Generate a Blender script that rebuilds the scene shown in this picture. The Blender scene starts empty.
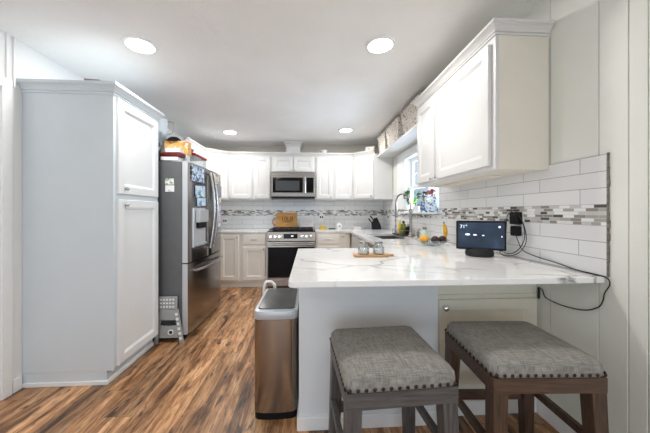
import bpy, bmesh, math, random
from mathutils import Vector, Matrix
random.seed(7)
sc = bpy.context.scene
COL = sc.collection
PI = math.pi

# ------------------------------------------------------------------ camera, world, lights, exposure
FPX = 275.0
YAW = math.atan(16 / FPX)
cam = bpy.data.cameras.new('camera')
cam.sensor_width = 36
cam.lens = FPX / 650 * 36
cam.shift_y = -4.5 / 650
cam.clip_start = 0.02
co = bpy.data.objects.new('camera', cam)
COL.objects.link(co)
co.location = (0, 0, 1.22)
co.rotation_euler = (PI / 2, 0, -YAW)
sc.camera = co

sc.view_settings.view_transform = 'Standard'
sc.view_settings.look = 'None'
sc.view_settings.gamma = 1
sc.view_settings.use_curve_mapping = False
sc.view_settings.exposure = 0.36
sc.cycles.use_denoising = True
sc.cycles.max_bounces = 10
sc.cycles.diffuse_bounces = 6
sc.cycles.transparent_max_bounces = 12
sc.cycles.caustics_reflective = False
sc.cycles.caustics_refractive = False
sc.cycles.sample_clamp_indirect = 6

world = bpy.data.worlds.new('sky')
sc.world = world
world.use_nodes = True
wb = world.node_tree.nodes['Background']
wb.inputs[0].default_value = (0.72, 0.86, 1.0, 1)
wb.inputs[1].default_value = 0.7

def lamp(name, kind, loc, rot, energy, color, size=0.1, sy=None, shape='DISK', spread=None):
    l = bpy.data.lights.new(name, kind)
    l.energy = energy
    l.color = color
    if kind == 'AREA':
        l.shape = shape
        l.size = size
        if sy: l.size_y = sy
        if spread: l.spread = spread
    o = bpy.data.objects.new(name, l)
    COL.objects.link(o)
    o.location = loc
    o.rotation_euler = rot
    return o

CEIL = 2.445
SLOPE = 0.026
def ceilz(x): return CEIL + (x + 0.3) * SLOPE
DOWNLIGHTS = [(-1.21, 2.05), (0.53, 2.02), (-1.18, 4.2), (0.56, 4.15)]
for i, (x, y) in enumerate(DOWNLIGHTS):
    lamp('downlight_lamp', 'AREA', (x, y, ceilz(x) - 0.022), (0, 0, 0), 10, (1.0, 0.975, 0.94), 0.15)
# unseen area behind the camera: added frontal fill lamps and an added daylight panel
for x, y in ((-1.1, -0.3), (0.55, -0.3), (-1.1, -1.9), (0.55, -1.9)):
    lamp('added_fill_lamp', 'AREA', (x, y, ceilz(x) - 0.022), (0, 0, 0), 3.5, (1.0, 0.94, 0.86), 0.15)
lamp('rear_daylight_fill', 'AREA', (-0.5, -2.75, 0.8), (PI / 2 + 0.45, 0, 0), 38, (0.74, 0.87, 1.0), 2.4, 2.0, 'RECTANGLE')  # added daylight fill, tilted up to brighten the ceiling
lamp('kitchen_window_daylight', 'AREA', (1.72, 3.4, 1.5), (0, PI / 2 + 0.12, 0), 42, (0.85, 0.93, 1.0), 0.9, 1.0, 'RECTANGLE')

# ------------------------------------------------------------------ materials
def mat(name, color=(0.8, 0.8, 0.8), rough=0.5, metal=0.0, noise=0.0, nscale=20, bump=0.0, bscale=150, spec=None,
        trans=0.0, ior=1.45, emit=None, estr=0.0, stretch=None, coat=0.0, aniso=0.0):
    m = bpy.data.materials.new(name)
    m.use_nodes = True
    nt = m.node_tree
    b = nt.nodes['Principled BSDF']
    b.inputs['Base Color'].default_value = (*color, 1)
    b.inputs['Roughness'].default_value = rough
    b.inputs['Metallic'].default_value = metal
    if spec is not None: b.inputs['Specular IOR Level'].default_value = spec
    b.inputs['Transmission Weight'].default_value = trans
    b.inputs['IOR'].default_value = ior
    b.inputs['Coat Weight'].default_value = coat
    b.inputs['Anisotropic'].default_value = aniso
    if emit:
        b.inputs['Emission Color'].default_value = (*emit, 1)
        b.inputs['Emission Strength'].default_value = estr
    tc = nt.nodes.new('ShaderNodeTexCoord')
    src = tc.outputs['Object']
    if stretch:
        mp = nt.nodes.new('ShaderNodeMapping')
        mp.inputs['Scale'].default_value = stretch
        nt.links.new(src, mp.inputs['Vector'])
        src = mp.outputs['Vector']
    nz = nt.nodes.new('ShaderNodeTexNoise')
    nz.inputs['Scale'].default_value = nscale
    nz.inputs['Detail'].default_value = 4
    nt.links.new(src, nz.inputs['Vector'])
    rp = nt.nodes.new('ShaderNodeValToRGB')
    k = max(noise, 0.01)
    rp.color_ramp.elements[0].position = 0.3
    rp.color_ramp.elements[1].position = 0.7
    rp.color_ramp.elements[0].color = (*[max(0, c * (1 - k)) for c in color], 1)
    rp.color_ramp.elements[1].color = (*[min(1, c * (1 + k * 0.6)) for c in color], 1)
    nt.links.new(nz.outputs['Fac'], rp.inputs['Fac'])
    nt.links.new(rp.outputs['Color'], b.inputs['Base Color'])
    if bump:
        nb = nt.nodes.new('ShaderNodeTexNoise')
        nb.inputs['Scale'].default_value = bscale
        nb.inputs['Detail'].default_value = 3
        nt.links.new(src, nb.inputs['Vector'])
        bp = nt.nodes.new('ShaderNodeBump')
        bp.inputs['Strength'].default_value = bump
        bp.inputs['Distance'].default_value = 0.01
        nt.links.new(nb.outputs['Fac'], bp.inputs['Height'])
        nt.links.new(bp.outputs['Normal'], b.inputs['Normal'])
    return m

class N:
    """tiny node helper"""
    def __init__(s, name):
        s.m = bpy.data.materials.new(name)
        s.m.use_nodes = True
        s.t = s.m.node_tree
        s.b = s.t.nodes['Principled BSDF']
    def n(s, kind, **kw):
        d = s.t.nodes.new(kind)
        for k, v in kw.items():
            setattr(d, k, v)
        return d
    def l(s, a, b): s.t.links.new(a, b)
    def math(s, op, a, b=None):
        d = s.n('ShaderNodeMath', operation=op)
        for i, v in enumerate((a, b)):
            if v is None: continue
            if isinstance(v, (int, float)): d.inputs[i].default_value = v
            else: s.l(v, d.inputs[i])
        return d.outputs[0]
    def ramp(s, fac, stops, interp='LINEAR'):
        d = s.n('ShaderNodeValToRGB')
        d.color_ramp.interpolation = interp
        e = d.color_ramp.elements
        while len(e) < len(stops): e.new(0.5)
        for el, (p, c) in zip(e, stops):
            el.position = p
            el.color = (*c, 1)
        s.l(fac, d.inputs['Fac'])
        return d.outputs['Color']
    def mix(s, fac, a, b, mode='MIX'):
        d = s.n('ShaderNodeMix', data_type='RGBA', blend_type=mode)
        for i, v in ((0, fac), (6, a), (7, b)):
            if isinstance(v, (int, float)): d.inputs[i].default_value = v
            elif isinstance(v, tuple): d.inputs[i].default_value = (*v, 1)
            else: s.l(v, d.inputs[i])
        return d.outputs[2]

def floor_material():
    g = N('wood_plank_floor')
    tc = g.n('ShaderNodeTexCoord')
    sp = g.n('ShaderNodeSeparateXYZ')
    g.l(tc.outputs['Object'], sp.inputs[0])
    W, L = 0.152, 1.22
    xs = g.math('DIVIDE', sp.outputs['X'], W)
    row = g.math('FLOOR', xs)
    wn = g.n('ShaderNodeTexWhiteNoise', noise_dimensions='1D')
    g.l(row, wn.inputs['W'])
    ys = g.math('ADD', g.math('DIVIDE', sp.outputs['Y'], L), g.math('MULTIPLY', wn.outputs['Value'], 7.3))
    colm = g.math('FLOOR', ys)
    cb = g.n('ShaderNodeCombineXYZ')
    g.l(row, cb.inputs[0]); g.l(colm, cb.inputs[1])
    wp = g.n('ShaderNodeTexWhiteNoise', noise_dimensions='2D')
    g.l(cb.outputs[0], wp.inputs['Vector'])
    pr = wp.outputs['Value']
    # grain coordinates, each plank its own offset
    gx = g.math('ADD', g.math('MULTIPLY', sp.outputs['X'], 13.0), g.math('MULTIPLY', pr, 37.0))
    gy = g.math('ADD', g.math('MULTIPLY', sp.outputs['Y'], 1.5), g.math('MULTIPLY', pr, 91.0))
    gv = g.n('ShaderNodeCombineXYZ')
    g.l(gx, gv.inputs[0]); g.l(gy, gv.inputs[1])
    n1 = g.n('ShaderNodeTexNoise'); n1.inputs['Scale'].default_value = 1.0; n1.inputs['Detail'].default_value = 7; n1.inputs['Distortion'].default_value = 0.9
    n1.inputs['Roughness'].default_value = 0.62
    g.l(gv.outputs[0], n1.inputs['Vector'])
    n2 = g.n('ShaderNodeTexNoise'); n2.inputs['Scale'].default_value = 7.0; n2.inputs['Detail'].default_value = 8; n2.inputs['Distortion'].default_value = 0.5
    g.l(gv.outputs[0], n2.inputs['Vector'])
    base = g.ramp(n1.outputs['Fac'], [(0.30, (0.045, 0.024, 0.014)), (0.38, (0.18, 0.09, 0.042)), (0.48, (0.38, 0.205, 0.098)), (0.60, (0.60, 0.37, 0.20)), (0.76, (0.70, 0.54, 0.38))])
    fine = g.ramp(n2.outputs['Fac'], [(0.36, (0.30, 0.29, 0.29)), (0.48, (0.95, 0.95, 0.95)), (0.75, (1.0, 0.96, 0.92))])
    c = g.mix(0.75, base, fine, 'MULTIPLY')
    tone = g.ramp(pr, [(0.0, (0.55, 0.52, 0.50)), (0.35, (0.95, 0.88, 0.82)), (0.7, (1.15, 1.05, 0.98)), (1.0, (1.4, 1.32, 1.24))])
    c = g.mix(1.0, c, tone, 'MULTIPLY')
    # knots / burnt streaks
    kv = g.n('ShaderNodeCombineXYZ')
    g.l(g.math('ADD', g.math('MULTIPLY', sp.outputs['X'], 11), g.math('MULTIPLY', pr, 53)), kv.inputs[0])
    g.l(g.math('ADD', g.math('MULTIPLY', sp.outputs['Y'], 2.6), g.math('MULTIPLY', pr, 17)), kv.inputs[1])
    kn = g.n('ShaderNodeTexNoise'); kn.inputs['Scale'].default_value = 1.7; kn.inputs['Detail'].default_value = 4; kn.inputs['Distortion'].default_value = 0.5
    g.l(kv.outputs[0], kn.inputs['Vector'])
    kf = g.ramp(kn.outputs['Fac'], [(0.635, (0, 0, 0)), (0.67, (1, 1, 1))])
    kf2 = g.math('MULTIPLY', kf, 0.85)
    c = g.mix(kf2, c, (0.035, 0.024, 0.022))
    # plank joints
    fx = g.math('FRACT', xs); fy = g.math('FRACT', ys)
    ex = g.math('LESS_THAN', g.math('MINIMUM', fx, g.math('SUBTRACT', 1.0, fx)), 0.010)
    ey = g.math('LESS_THAN', g.math('MINIMUM', fy, g.math('SUBTRACT', 1.0, fy)), 0.0014)
    j = g.math('MULTIPLY', g.math('MAXIMUM', ex, ey), 0.6)
    c = g.mix(j, c, (0.03, 0.018, 0.012))
    g.l(c, g.b.inputs['Base Color'])
    r = g.ramp(n2.outputs['Fac'], [(0.3, (0.42,) * 3), (0.7, (0.30,) * 3)])
    g.l(r, g.b.inputs['Roughness'])
    bp = g.n('ShaderNodeBump'); bp.inputs['Strength'].default_value = 0.12; bp.inputs['Distance'].default_value = 0.01
    g.l(n2.outputs['Fac'], bp.inputs['Height']); g.l(bp.outputs['Normal'], g.b.inputs['Normal'])
    return g.m

def tile_material(name, axis, u0, w, h, z0, mosaic=False, off=0.5):
    """bricks in the plane (axis, Z) of the wall"""
    g = N(name)
    tc = g.n('ShaderNodeTexCoord')
    sp = g.n('ShaderNodeSeparateXYZ')
    g.l(tc.outputs['Object'], sp.inputs[0])
    cb = g.n('ShaderNodeCombineXYZ')
    g.l(g.math('SUBTRACT', sp.outputs[axis], u0), cb.inputs[0])
    g.l(g.math('SUBTRACT', sp.outputs['Z'], z0), cb.inputs[1])
    br = g.n('ShaderNodeTexBrick')
    br.offset = off if not mosaic else 0.37
    br.offset_frequency = 2
    if mosaic:
        br.squash = 0.75; br.squash_frequency = 3
    br.inputs['Scale'].default_value = 1.0
    br.inputs['Brick Width'].default_value = w
    br.inputs['Row Height'].default_value = h
    br.inputs['Mortar Size'].default_value = 0.0016 if not mosaic else 0.0011
    br.inputs['Mortar Smooth'].default_value = 0.15
    br.inputs['Bias'].default_value = 0.0
    br.inputs['Color1'].default_value = (0, 0, 0, 1)
    br.inputs['Color2'].default_value = (1, 1, 1, 1)
    br.inputs['Mortar'].default_value = (0.5, 0.5, 0.5, 1)
    g.l(cb.outputs[0], br.inputs['Vector'])
    if mosaic:
        c = g.ramp(br.outputs['Color'], [(0.0, (0.10, 0.09, 0.085)), (0.14, (0.27, 0.25, 0.22)), (0.30, (0.40, 0.38, 0.35)), (0.46, (0.56, 0.57, 0.57)), (0.60, (0.72, 0.73, 0.72)), (0.74, (0.82, 0.82, 0.81)), (0.9, (0.47, 0.46, 0.43))], 'CONSTANT')
        mort = (0.62, 0.62, 0.60)
    else:
        c = g.ramp(br.outputs['Color'], [(0.0, (0.73, 0.73, 0.735)), (1.0, (0.79, 0.79, 0.79))])
        mort = (0.30, 0.29, 0.28)
    c = g.mix(br.outputs['Fac'], c, mort)
    g.l(c, g.b.inputs['Base Color'])
    g.b.inputs['Roughness'].default_value = 0.16 if not mosaic else 0.22
    bp = g.n('ShaderNodeBump'); bp.inputs['Strength'].default_value = 0.35; bp.inputs['Distance'].default_value = 0.004
    bp.invert = True
    g.l(br.outputs['Fac'], bp.inputs['Height']); g.l(bp.outputs['Normal'], g.b.inputs['Normal'])
    return g.m

def quartz_material():
    g = N('white_veined_quartz')
    tc = g.n('ShaderNodeTexCoord')
    n1 = g.n('ShaderNodeTexNoise'); n1.inputs['Scale'].default_value = 2.2; n1.inputs['Detail'].default_value = 6
    g.l(tc.outputs['Object'], n1.inputs['Vector'])
    vm = g.n('ShaderNodeVectorMath', operation='SCALE'); vm.inputs['Scale'].default_value = 0.55
    g.l(n1.outputs['Color'], vm.inputs[0])
    va = g.n('ShaderNodeVectorMath', operation='ADD')
    mp = g.n('ShaderNodeMapping'); mp.inputs['Rotation'].default_value = (0, 0, 0.5); mp.inputs['Scale'].default_value = (1, 1.5, 0.5); mp.inputs['Location'].default_value = (0.35, 0.2, 0)
    g.l(tc.outputs['Object'], mp.inputs['Vector'])
    g.l(mp.outputs['Vector'], va.inputs[0]); g.l(vm.outputs[0], va.inputs[1])
    vo = g.n('ShaderNodeTexVoronoi', feature='DISTANCE_TO_EDGE', voronoi_dimensions='3D'); vo.inputs['Scale'].default_value = 1.75
    g.l(va.outputs[0], vo.inputs['Vector'])
    v = g.ramp(vo.outputs['Distance'], [(0.0, (1, 1, 1)), (0.009, (0.5, 0.5, 0.5)), (0.03, (0.06,) * 3), (0.09, (0, 0, 0))])
    n2 = g.n('ShaderNodeTexNoise'); n2.inputs['Scale'].default_value = 2.6; n2.inputs['Detail'].default_value = 2
    g.l(tc.outputs['Object'], n2.inputs['Vector'])
    k = g.ramp(n2.outputs['Fac'], [(0.42, (0.05,) * 3), (0.62, (0.9,) * 3)])
    f = g.math('MULTIPLY', v, k)
    n3 = g.n('ShaderNodeTexNoise'); n3.inputs['Scale'].default_value = 6; n3.inputs['Detail'].default_value = 5
    g.l(tc.outputs['Object'], n3.inputs['Vector'])
    c0 = g.ramp(n3.outputs['Fac'], [(0.3, (0.80, 0.80, 0.80)), (0.6, (0.87, 0.87, 0.865))])
    c = g.mix(f, c0, (0.13, 0.13, 0.14))
    g.l(c, g.b.inputs['Base Color'])
    g.b.inputs['Roughness'].default_value = 0.08
    return g.m

def steel_material(name, color, rough, axis='Z', amt=0.25):
    g = N(name)
    tc = g.n('ShaderNodeTexCoord')
    mp = g.n('ShaderNodeMapping')
    s = {'X': (3, 260, 260), 'Y': (260, 3, 260), 'Z': (260, 260, 3)}[axis]
    mp.inputs['Scale'].default_value = s
    g.l(tc.outputs['Object'], mp.inputs['Vector'])
    nz = g.n('ShaderNodeTexNoise'); nz.inputs['Scale'].default_value = 1; nz.inputs['Detail'].default_value = 3
    g.l(mp.outputs['Vector'], nz.inputs['Vector'])
    c = g.ramp(nz.outputs['Fac'], [(0.3, tuple(x * (1 - amt) for x in color)), (0.7, color)])
    g.l(c, g.b.inputs['Base Color'])
    r = g.ramp(nz.outputs['Fac'], [(0.3, (rough * 1.3,) * 3), (0.7, (rough * 0.8,) * 3)])
    g.l(r, g.b.inputs['Roughness'])
    g.b.inputs['Metallic'].default_value = 1
    return g.m

def fabric_material():
    g = N('grey_linen_tweed')
    tc = g.n('ShaderNodeTexCoord')
    outs = []
    for s in ((28, 400, 28), (400, 28, 28)):
        mp = g.n('ShaderNodeMapping'); mp.inputs['Scale'].default_value = s
        g.l(tc.outputs['Object'], mp.inputs['Vector'])
        nz = g.n('ShaderNodeTexNoise'); nz.inputs['Scale'].default_value = 1; nz.inputs['Detail'].default_value = 3
        g.l(mp.outputs['Vector'], nz.inputs['Vector'])
        outs.append(nz.outputs['Fac'])
    a = g.math('MULTIPLY', g.math('ADD', outs[0], outs[1]), 0.5)
    c = g.ramp(a, [(0.34, (0.15, 0.141, 0.13)), (0.5, (0.25, 0.238, 0.22)), (0.66, (0.37, 0.353, 0.33))])
    g.l(c, g.b.inputs['Base Color'])
    g.b.inputs['Roughness'].default_value = 0.95
    g.b.inputs['Specular IOR Level'].default_value = 0.1
    bp = g.n('ShaderNodeBump'); bp.inputs['Strength'].default_value = 0.3; bp.inputs['Distance'].default_value = 0.002
    g.l(a, bp.inputs['Height']); g.l(bp.outputs['Normal'], g.b.inputs['Normal'])
    return g.m

def wood_material(name, dark, light, axis='X', rough=0.45, sc_=6):
    g = N(name)
    tc = g.n('ShaderNodeTexCoord')
    mp = g.n('ShaderNodeMapping')
    mp.inputs['Scale'].default_value = {'X': (1.2, 14, 14), 'Y': (14, 1.2, 14), 'Z': (14, 14, 1.2)}[axis]
    g.l(tc.outputs['Object'], mp.inputs['Vector'])
    nz = g.n('ShaderNodeTexNoise'); nz.inputs['Scale'].default_value = sc_; nz.inputs['Detail'].default_value = 5; nz.inputs['Distortion'].default_value = 0.6
    g.l(mp.outputs['Vector'], nz.inputs['Vector'])
    c = g.ramp(nz.outputs['Fac'], [(0.3, dark), (0.7, light)])
    g.l(c, g.b.inputs['Base Color'])
    g.b.inputs['Roughness'].default_value = rough
    return g.m

def basket_material():
    g = N('woven_seagrass')
    tc = g.n('ShaderNodeTexCoord')
    vo = g.n('ShaderNodeTexVoronoi'); vo.inputs['Scale'].default_value = 42
    mp = g.n('ShaderNodeMapping'); mp.inputs['Scale'].default_value = (1, 0.6, 1.3)
    g.l(tc.outputs['Object'], mp.inputs['Vector']); g.l(mp.outputs['Vector'], vo.inputs['Vector'])
    c = g.ramp(vo.outputs['Distance'], [(0.2, (0.80, 0.76, 0.70)), (0.55, (0.70, 0.65, 0.59)), (0.85, (0.34, 0.29, 0.24))])
    g.l(c, g.b.inputs['Base Color'])
    g.b.inputs['Roughness'].default_value = 0.9
    bp = g.n('ShaderNodeBump'); bp.inputs['Strength'].default_value = 0.6; bp.inputs['Distance'].default_value = 0.006; bp.invert = True
    g.l(vo.outputs['Distance'], bp.inputs['Height']); g.l(bp.outputs['Normal'], g.b.inputs['Normal'])
    return g.m

def clear_material(name, tint=(1, 1, 1), gloss=0.08, rough=0.02):
    m = bpy.data.materials.new(name)
    m.use_nodes = True
    t = m.node_tree
    t.nodes.remove(t.nodes['Principled BSDF'])
    o = t.nodes['Material Output']
    tr = t.nodes.new('ShaderNodeBsdfTransparent'); tr.inputs[0].default_value = (*tint, 1)
    gl = t.nodes.new('ShaderNodeBsdfGlossy'); gl.inputs['Roughness'].default_value = rough
    lw = t.nodes.new('ShaderNodeLayerWeight'); lw.inputs[0].default_value = 0.35
    mr = t.nodes.new('ShaderNodeMath'); mr.operation = 'MULTIPLY_ADD'
    mr.inputs[1].default_value = 0.5; mr.inputs[2].default_value = gloss
    t.links.new(lw.outputs['Fresnel'], mr.inputs[0])
    mx = t.nodes.new('ShaderNodeMixShader')
    t.links.new(mr.outputs[0], mx.inputs[0]); t.links.new(tr.outputs[0], mx.inputs[1]); t.links.new(gl.outputs[0], mx.inputs[2])
    t.links.new(mx.outputs[0], o.inputs['Surface'])
    return m

def picture_material(name, stops, scale=25):
    g = N(name)
    tc = g.n('ShaderNodeTexCoord')
    vo = g.n('ShaderNodeTexVoronoi'); vo.inputs['Scale'].default_value = scale
    g.l(tc.outputs['Object'], vo.inputs['Vector'])
    sp = g.n('ShaderNodeSeparateXYZ'); g.l(vo.outputs['Color'], sp.inputs[0])
    c = g.ramp(sp.outputs[0], stops, 'CONSTANT')
    g.l(c, g.b.inputs['Base Color'])
    g.b.inputs['Roughness'].default_value = 0.4
    return g.m

M = {}
M['floor'] = floor_material()
M['cab'] = mat('white_cabinet_paint', (0.67, 0.665, 0.655), 0.38, noise=0.02, nscale=6)
M['cream'] = mat('cream_cabinet_paint', (0.90, 0.86, 0.79), 0.4, noise=0.03, nscale=6)
M['antique_cream'] = mat('antique_cream_paint', (0.82, 0.78, 0.66), 0.42, noise=0.03, nscale=6)
M['end_panel'] = mat('cream_end_panel', (0.74, 0.70, 0.61), 0.45, noise=0.03, nscale=5)
M['pantry'] = mat('pantry_paint_shaded', (0.66, 0.715, 0.755), 0.4, noise=0.02, nscale=5)  # bluish shade on the pantry side put into its colour
M['wall'] = mat('painted_wall_panel', (0.76, 0.77, 0.715), 0.5, noise=0.03, nscale=4, bump=0.06, bscale=90)
M['wall_white'] = mat('white_wall_paint', (0.82, 0.83, 0.83), 0.5, noise=0.02, nscale=4, bump=0.05, bscale=120)
M['wall_beige'] = mat('beige_wall_paint', (0.66, 0.62, 0.55), 0.6, noise=0.04, nscale=5)
M['wall_tan'] = mat('tan_wall_paint', (0.36, 0.28, 0.20), 0.6, noise=0.05, nscale=4)
M['ceiling'] = mat('textured_ceiling', (0.88, 0.88, 0.875), 0.75, noise=0.03, nscale=3, bump=0.35, bscale=60)
M['trim'] = mat('white_trim_paint', (0.85, 0.86, 0.86), 0.35, noise=0.02)
M['pantry_door'] = mat('pantry_paint_lit', (0.78, 0.80, 0.81), 0.38, noise=0.02, nscale=5)  # lighter copy of the pantry paint, brightness of the lit doors baked in
M['peninsula'] = mat('pale_blue_grey_panel', (0.73, 0.765, 0.79), 0.45, noise=0.03, nscale=4)
M['quartz'] = quartz_material()
M['tile_r_low'] = tile_material('subway_tile_low', 'Y', 1.576, 0.3735, 0.0785, 1.155 - 4 * 0.0785, off=0.635)
M['tile_r_top'] = tile_material('subway_tile_top', 'Y', 1.578, 0.3735, 0.0785, 1.4915 - 9 * 0.0785, off=0.66)
M['tile_b_low'] = tile_material('subway_tile_back_low', 'X', 0.1, 0.3735, 0.0785, 1.155 - 4 * 0.0785)
M['tile_b_top'] = tile_material('subway_tile_back_top', 'X', 0.1, 0.3735, 0.0785, 1.4915 - 9 * 0.0785)
M['mosaic_r'] = tile_material('mosaic_tile', 'Y', 1.2, 0.062, 0.0169, 1.155 - 6 * 0.0169, True)
M['mosaic_b'] = tile_material('mosaic_tile_back', 'X', 0.03, 0.062, 0.0169, 1.155 - 6 * 0.0169, True)
M['grout'] = mat('rough_grey_grout', (0.20, 0.18, 0.15), 0.9, noise=0.5, nscale=60)
M['steel'] = steel_material('brushed_stainless', (0.58, 0.575, 0.57), 0.24, 'Z')
M['steel_can'] = steel_material('trash_can_stainless', (0.36, 0.31, 0.26), 0.2, 'X', 0.10)
M['steel_h'] = steel_material('brushed_stainless_horizontal', (0.44, 0.40, 0.36), 0.26, 'X')
M['micro_steel'] = steel_material('microwave_stainless', (0.30, 0.275, 0.25), 0.3, 'X')
M['fridge_steel'] = steel_material('dark_brushed_stainless', (0.33, 0.32, 0.315), 0.20, 'Z', 0.12)
M['fridge_edge'] = mat('silver_door_edge', (0.62, 0.64, 0.66), 0.4, metal=0.5)
M['fridge_side'] = mat('grey_fridge_side', (0.13, 0.135, 0.14), 0.45, noise=0.06, nscale=12)
M['chrome'] = mat('polished_metal', (0.75, 0.75, 0.75), 0.12, metal=1)
M['nickel'] = mat('satin_nickel', (0.52, 0.50, 0.47), 0.28, metal=1)
M['dark_nickel'] = mat('dark_nickel', (0.30, 0.28, 0.26), 0.3, metal=1)
M['black'] = mat('black_plastic', (0.008, 0.008, 0.009), 0.4, spec=0.2)
M['black_glass'] = mat('black_glass', (0.005, 0.005, 0.006), 0.07, spec=0.15)
M['screen_dark'] = mat('dark_microwave_mesh', (0.035, 0.035, 0.036), 0.3)
M['iron'] = mat('cast_iron', (0.02, 0.02, 0.021), 0.55, noise=0.3, nscale=60)
M['dark_void'] = mat('dark_gap', (0.03, 0.03, 0.03), 0.8)
M['fabric'] = fabric_material()
M['stool_grey'] = wood_material('weathered_grey_wood', (0.045, 0.042, 0.042), (0.115, 0.108, 0.106), 'Z')
M['stool_grey_x'] = wood_material('weathered_grey_wood_rail', (0.05, 0.046, 0.046), (0.125, 0.118, 0.116), 'X')
M['stool_brown'] = wood_material('dark_walnut_wood', (0.035, 0.019, 0.012), (0.105, 0.06, 0.036), 'Z')
M['stool_brown_x'] = wood_material('dark_walnut_wood_rail', (0.04, 0.022, 0.014), (0.12, 0.07, 0.043), 'X')
M['bronze'] = mat('dark_bronze_nail', (0.055, 0.042, 0.034), 0.32, metal=1)
M['grey_plastic'] = mat('silver_grey_plastic', (0.50, 0.52, 0.54), 0.35, metal=0.3)
M['lid_dark'] = mat('dark_grey_lid', (0.085, 0.088, 0.09), 0.3, metal=0.4)
M['board'] = wood_material('warm_oak_board', (0.46, 0.19, 0.03), (0.74, 0.37, 0.08), 'X', 0.4)
M['tray'] = wood_material('acacia_tray', (0.30, 0.14, 0.05), (0.66, 0.38, 0.16), 'X', 0.4)
M['burnt'] = mat('burnt_lettering', (0.05, 0.016, 0.006), 0.6)
M['glass'] = clear_material('clear_glass', (0.965, 0.985, 0.985), 0.06)
M['pane'] = clear_material('window_pane', (0.92, 0.96, 1.0), 0.03)
M['plastic_clear'] = clear_material('clear_plastic', (0.80, 0.84, 0.86), 0.12, 0.1)
M['bulb'] = mat('lit_lens', (0.9, 0.9, 0.9), 0.4, emit=(1.0, 0.96, 0.9), estr=9.0)
M['vinyl'] = mat('white_window_vinyl', (0.84, 0.86, 0.87), 0.3)
M['basket'] = basket_material()
M['basket_dark'] = mat('basket_inside', (0.16, 0.12, 0.09), 0.9, noise=0.3)
M['orange'] = mat('orange_peel', (0.85, 0.32, 0.03), 0.45, noise=0.25, nscale=14)
M['mango'] = mat('mango_skin', (0.86, 0.42, 0.04), 0.4, noise=0.3, nscale=9)
M['plum'] = mat('dark_avocado_skin', (0.055, 0.028, 0.026), 0.55, noise=0.5, nscale=60, bump=0.3, bscale=90)
M['banana'] = mat('banana_skin', (0.80, 0.45, 0.03), 0.45, noise=0.2, nscale=20)
M['leaf'] = mat('leaf_green', (0.05, 0.19, 0.035), 0.45, noise=0.5, nscale=25)
M['leaf_light'] = mat('bright_leaf_green', (0.20, 0.52, 0.05), 0.4, noise=0.3, nscale=25)
M['leaf_dark'] = mat('dark_leaf', (0.022, 0.05, 0.018), 0.4, noise=0.5, nscale=25)
M['leaf_red'] = mat('reddish_leaf', (0.32, 0.09, 0.09), 0.5, noise=0.4, nscale=25)
M['ceramic'] = mat('white_ceramic', (0.83, 0.83, 0.81), 0.2)
M['blue_white'] = picture_material('blue_and_white_porcelain', [(0, (0.72, 0.79, 0.86)), (0.45, (0.40, 0.52, 0.68)), (0.68, (0.80, 0.85, 0.90)), (0.88, (0.10, 0.17, 0.33))], 55)
M['blue_dark'] = picture_material('dark_blue_porcelain', [(0, (0.06, 0.10, 0.22)), (0.5, (0.14, 0.20, 0.34)), (0.75, (0.60, 0.66, 0.74))], 70)
M['soil'] = mat('potting_soil', (0.04, 0.028, 0.02), 0.95, noise=0.4)
M['photo_blue'] = picture_material('blue_photo_collage', [(0, (0.55, 0.66, 0.78)), (0.3, (0.13, 0.24, 0.45)), (0.55, (0.75, 0.82, 0.88)), (0.8, (0.04, 0.07, 0.13))], 48)
M['photo_blue2'] = picture_material('pale_blue_photo', [(0, (0.50, 0.66, 0.80)), (0.4, (0.68, 0.80, 0.88)), (0.7, (0.16, 0.27, 0.42)), (0.85, (0.04, 0.05, 0.07))], 30)
M['photo_green'] = picture_material('green_landscape_photo', [(0, (0.75, 0.77, 0.72)), (0.4, (0.30, 0.36, 0.24)), (0.7, (0.85, 0.86, 0.82))], 70)
M['photo_white'] = picture_material('white_sketch_note', [(0, (0.86, 0.85, 0.85)), (0.75, (0.60, 0.55, 0.58)), (0.9, (0.9, 0.9, 0.9))], 60)
M['magnet_mix'] = picture_material('mixed_magnet_print', [(0, (0.70, 0.62, 0.50)), (0.3, (0.15, 0.10, 0.08)), (0.5, (0.85, 0.80, 0.75)), (0.75, (0.45, 0.28, 0.14))], 60)
M['notepad_grey'] = mat('grey_notepad', (0.30, 0.30, 0.33), 0.5, noise=0.3, nscale=30)
M['purple_list'] = picture_material('purple_printed_list', [(0, (0.72, 0.68, 0.75)), (0.4, (0.28, 0.20, 0.36)), (0.6, (0.80, 0.78, 0.80)), (0.85, (0.55, 0.25, 0.35))], 55)
M['snack'] = picture_material('orange_snack_print', [(0, (0.86, 0.46, 0.12)), (0.35, (0.90, 0.60, 0.24)), (0.62, (0.88, 0.72, 0.55)), (0.86, (0.68, 0.26, 0.08))], 38)
M['navy_print'] = picture_material('navy_bag_print', [(0, (0.05, 0.07, 0.11)), (0.4, (0.16, 0.23, 0.32)), (0.75, (0.40, 0.48, 0.55))], 26)
M['dark_red'] = mat('dark_red_wrapper', (0.13, 0.012, 0.014), 0.4, noise=0.5, nscale=20)
M['red'] = mat('red_plastic', (0.55, 0.025, 0.02), 0.35)
M['paper'] = mat('white_card', (0.80, 0.80, 0.79), 0.6, noise=0.04)
M['pitcher'] = mat('frosted_grey_blue_plastic', (0.60, 0.68, 0.75), 0.4, noise=0.05)
M['stool_plastic'] = mat('grey_step_stool_plastic', (0.36, 0.38, 0.39), 0.45)
M['white_dots'] = mat('white_grip_dots', (0.85, 0.86, 0.86), 0.5)
M['yellow'] = mat('yellow_glaze', (0.82, 0.56, 0.03), 0.35, noise=0.2)
M['olive'] = mat('olive_bottle', (0.16, 0.17, 0.025), 0.15, noise=0.2)
M['pink_ink'] = mat('salmon_ink', (0.82, 0.44, 0.34), 0.6)
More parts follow.
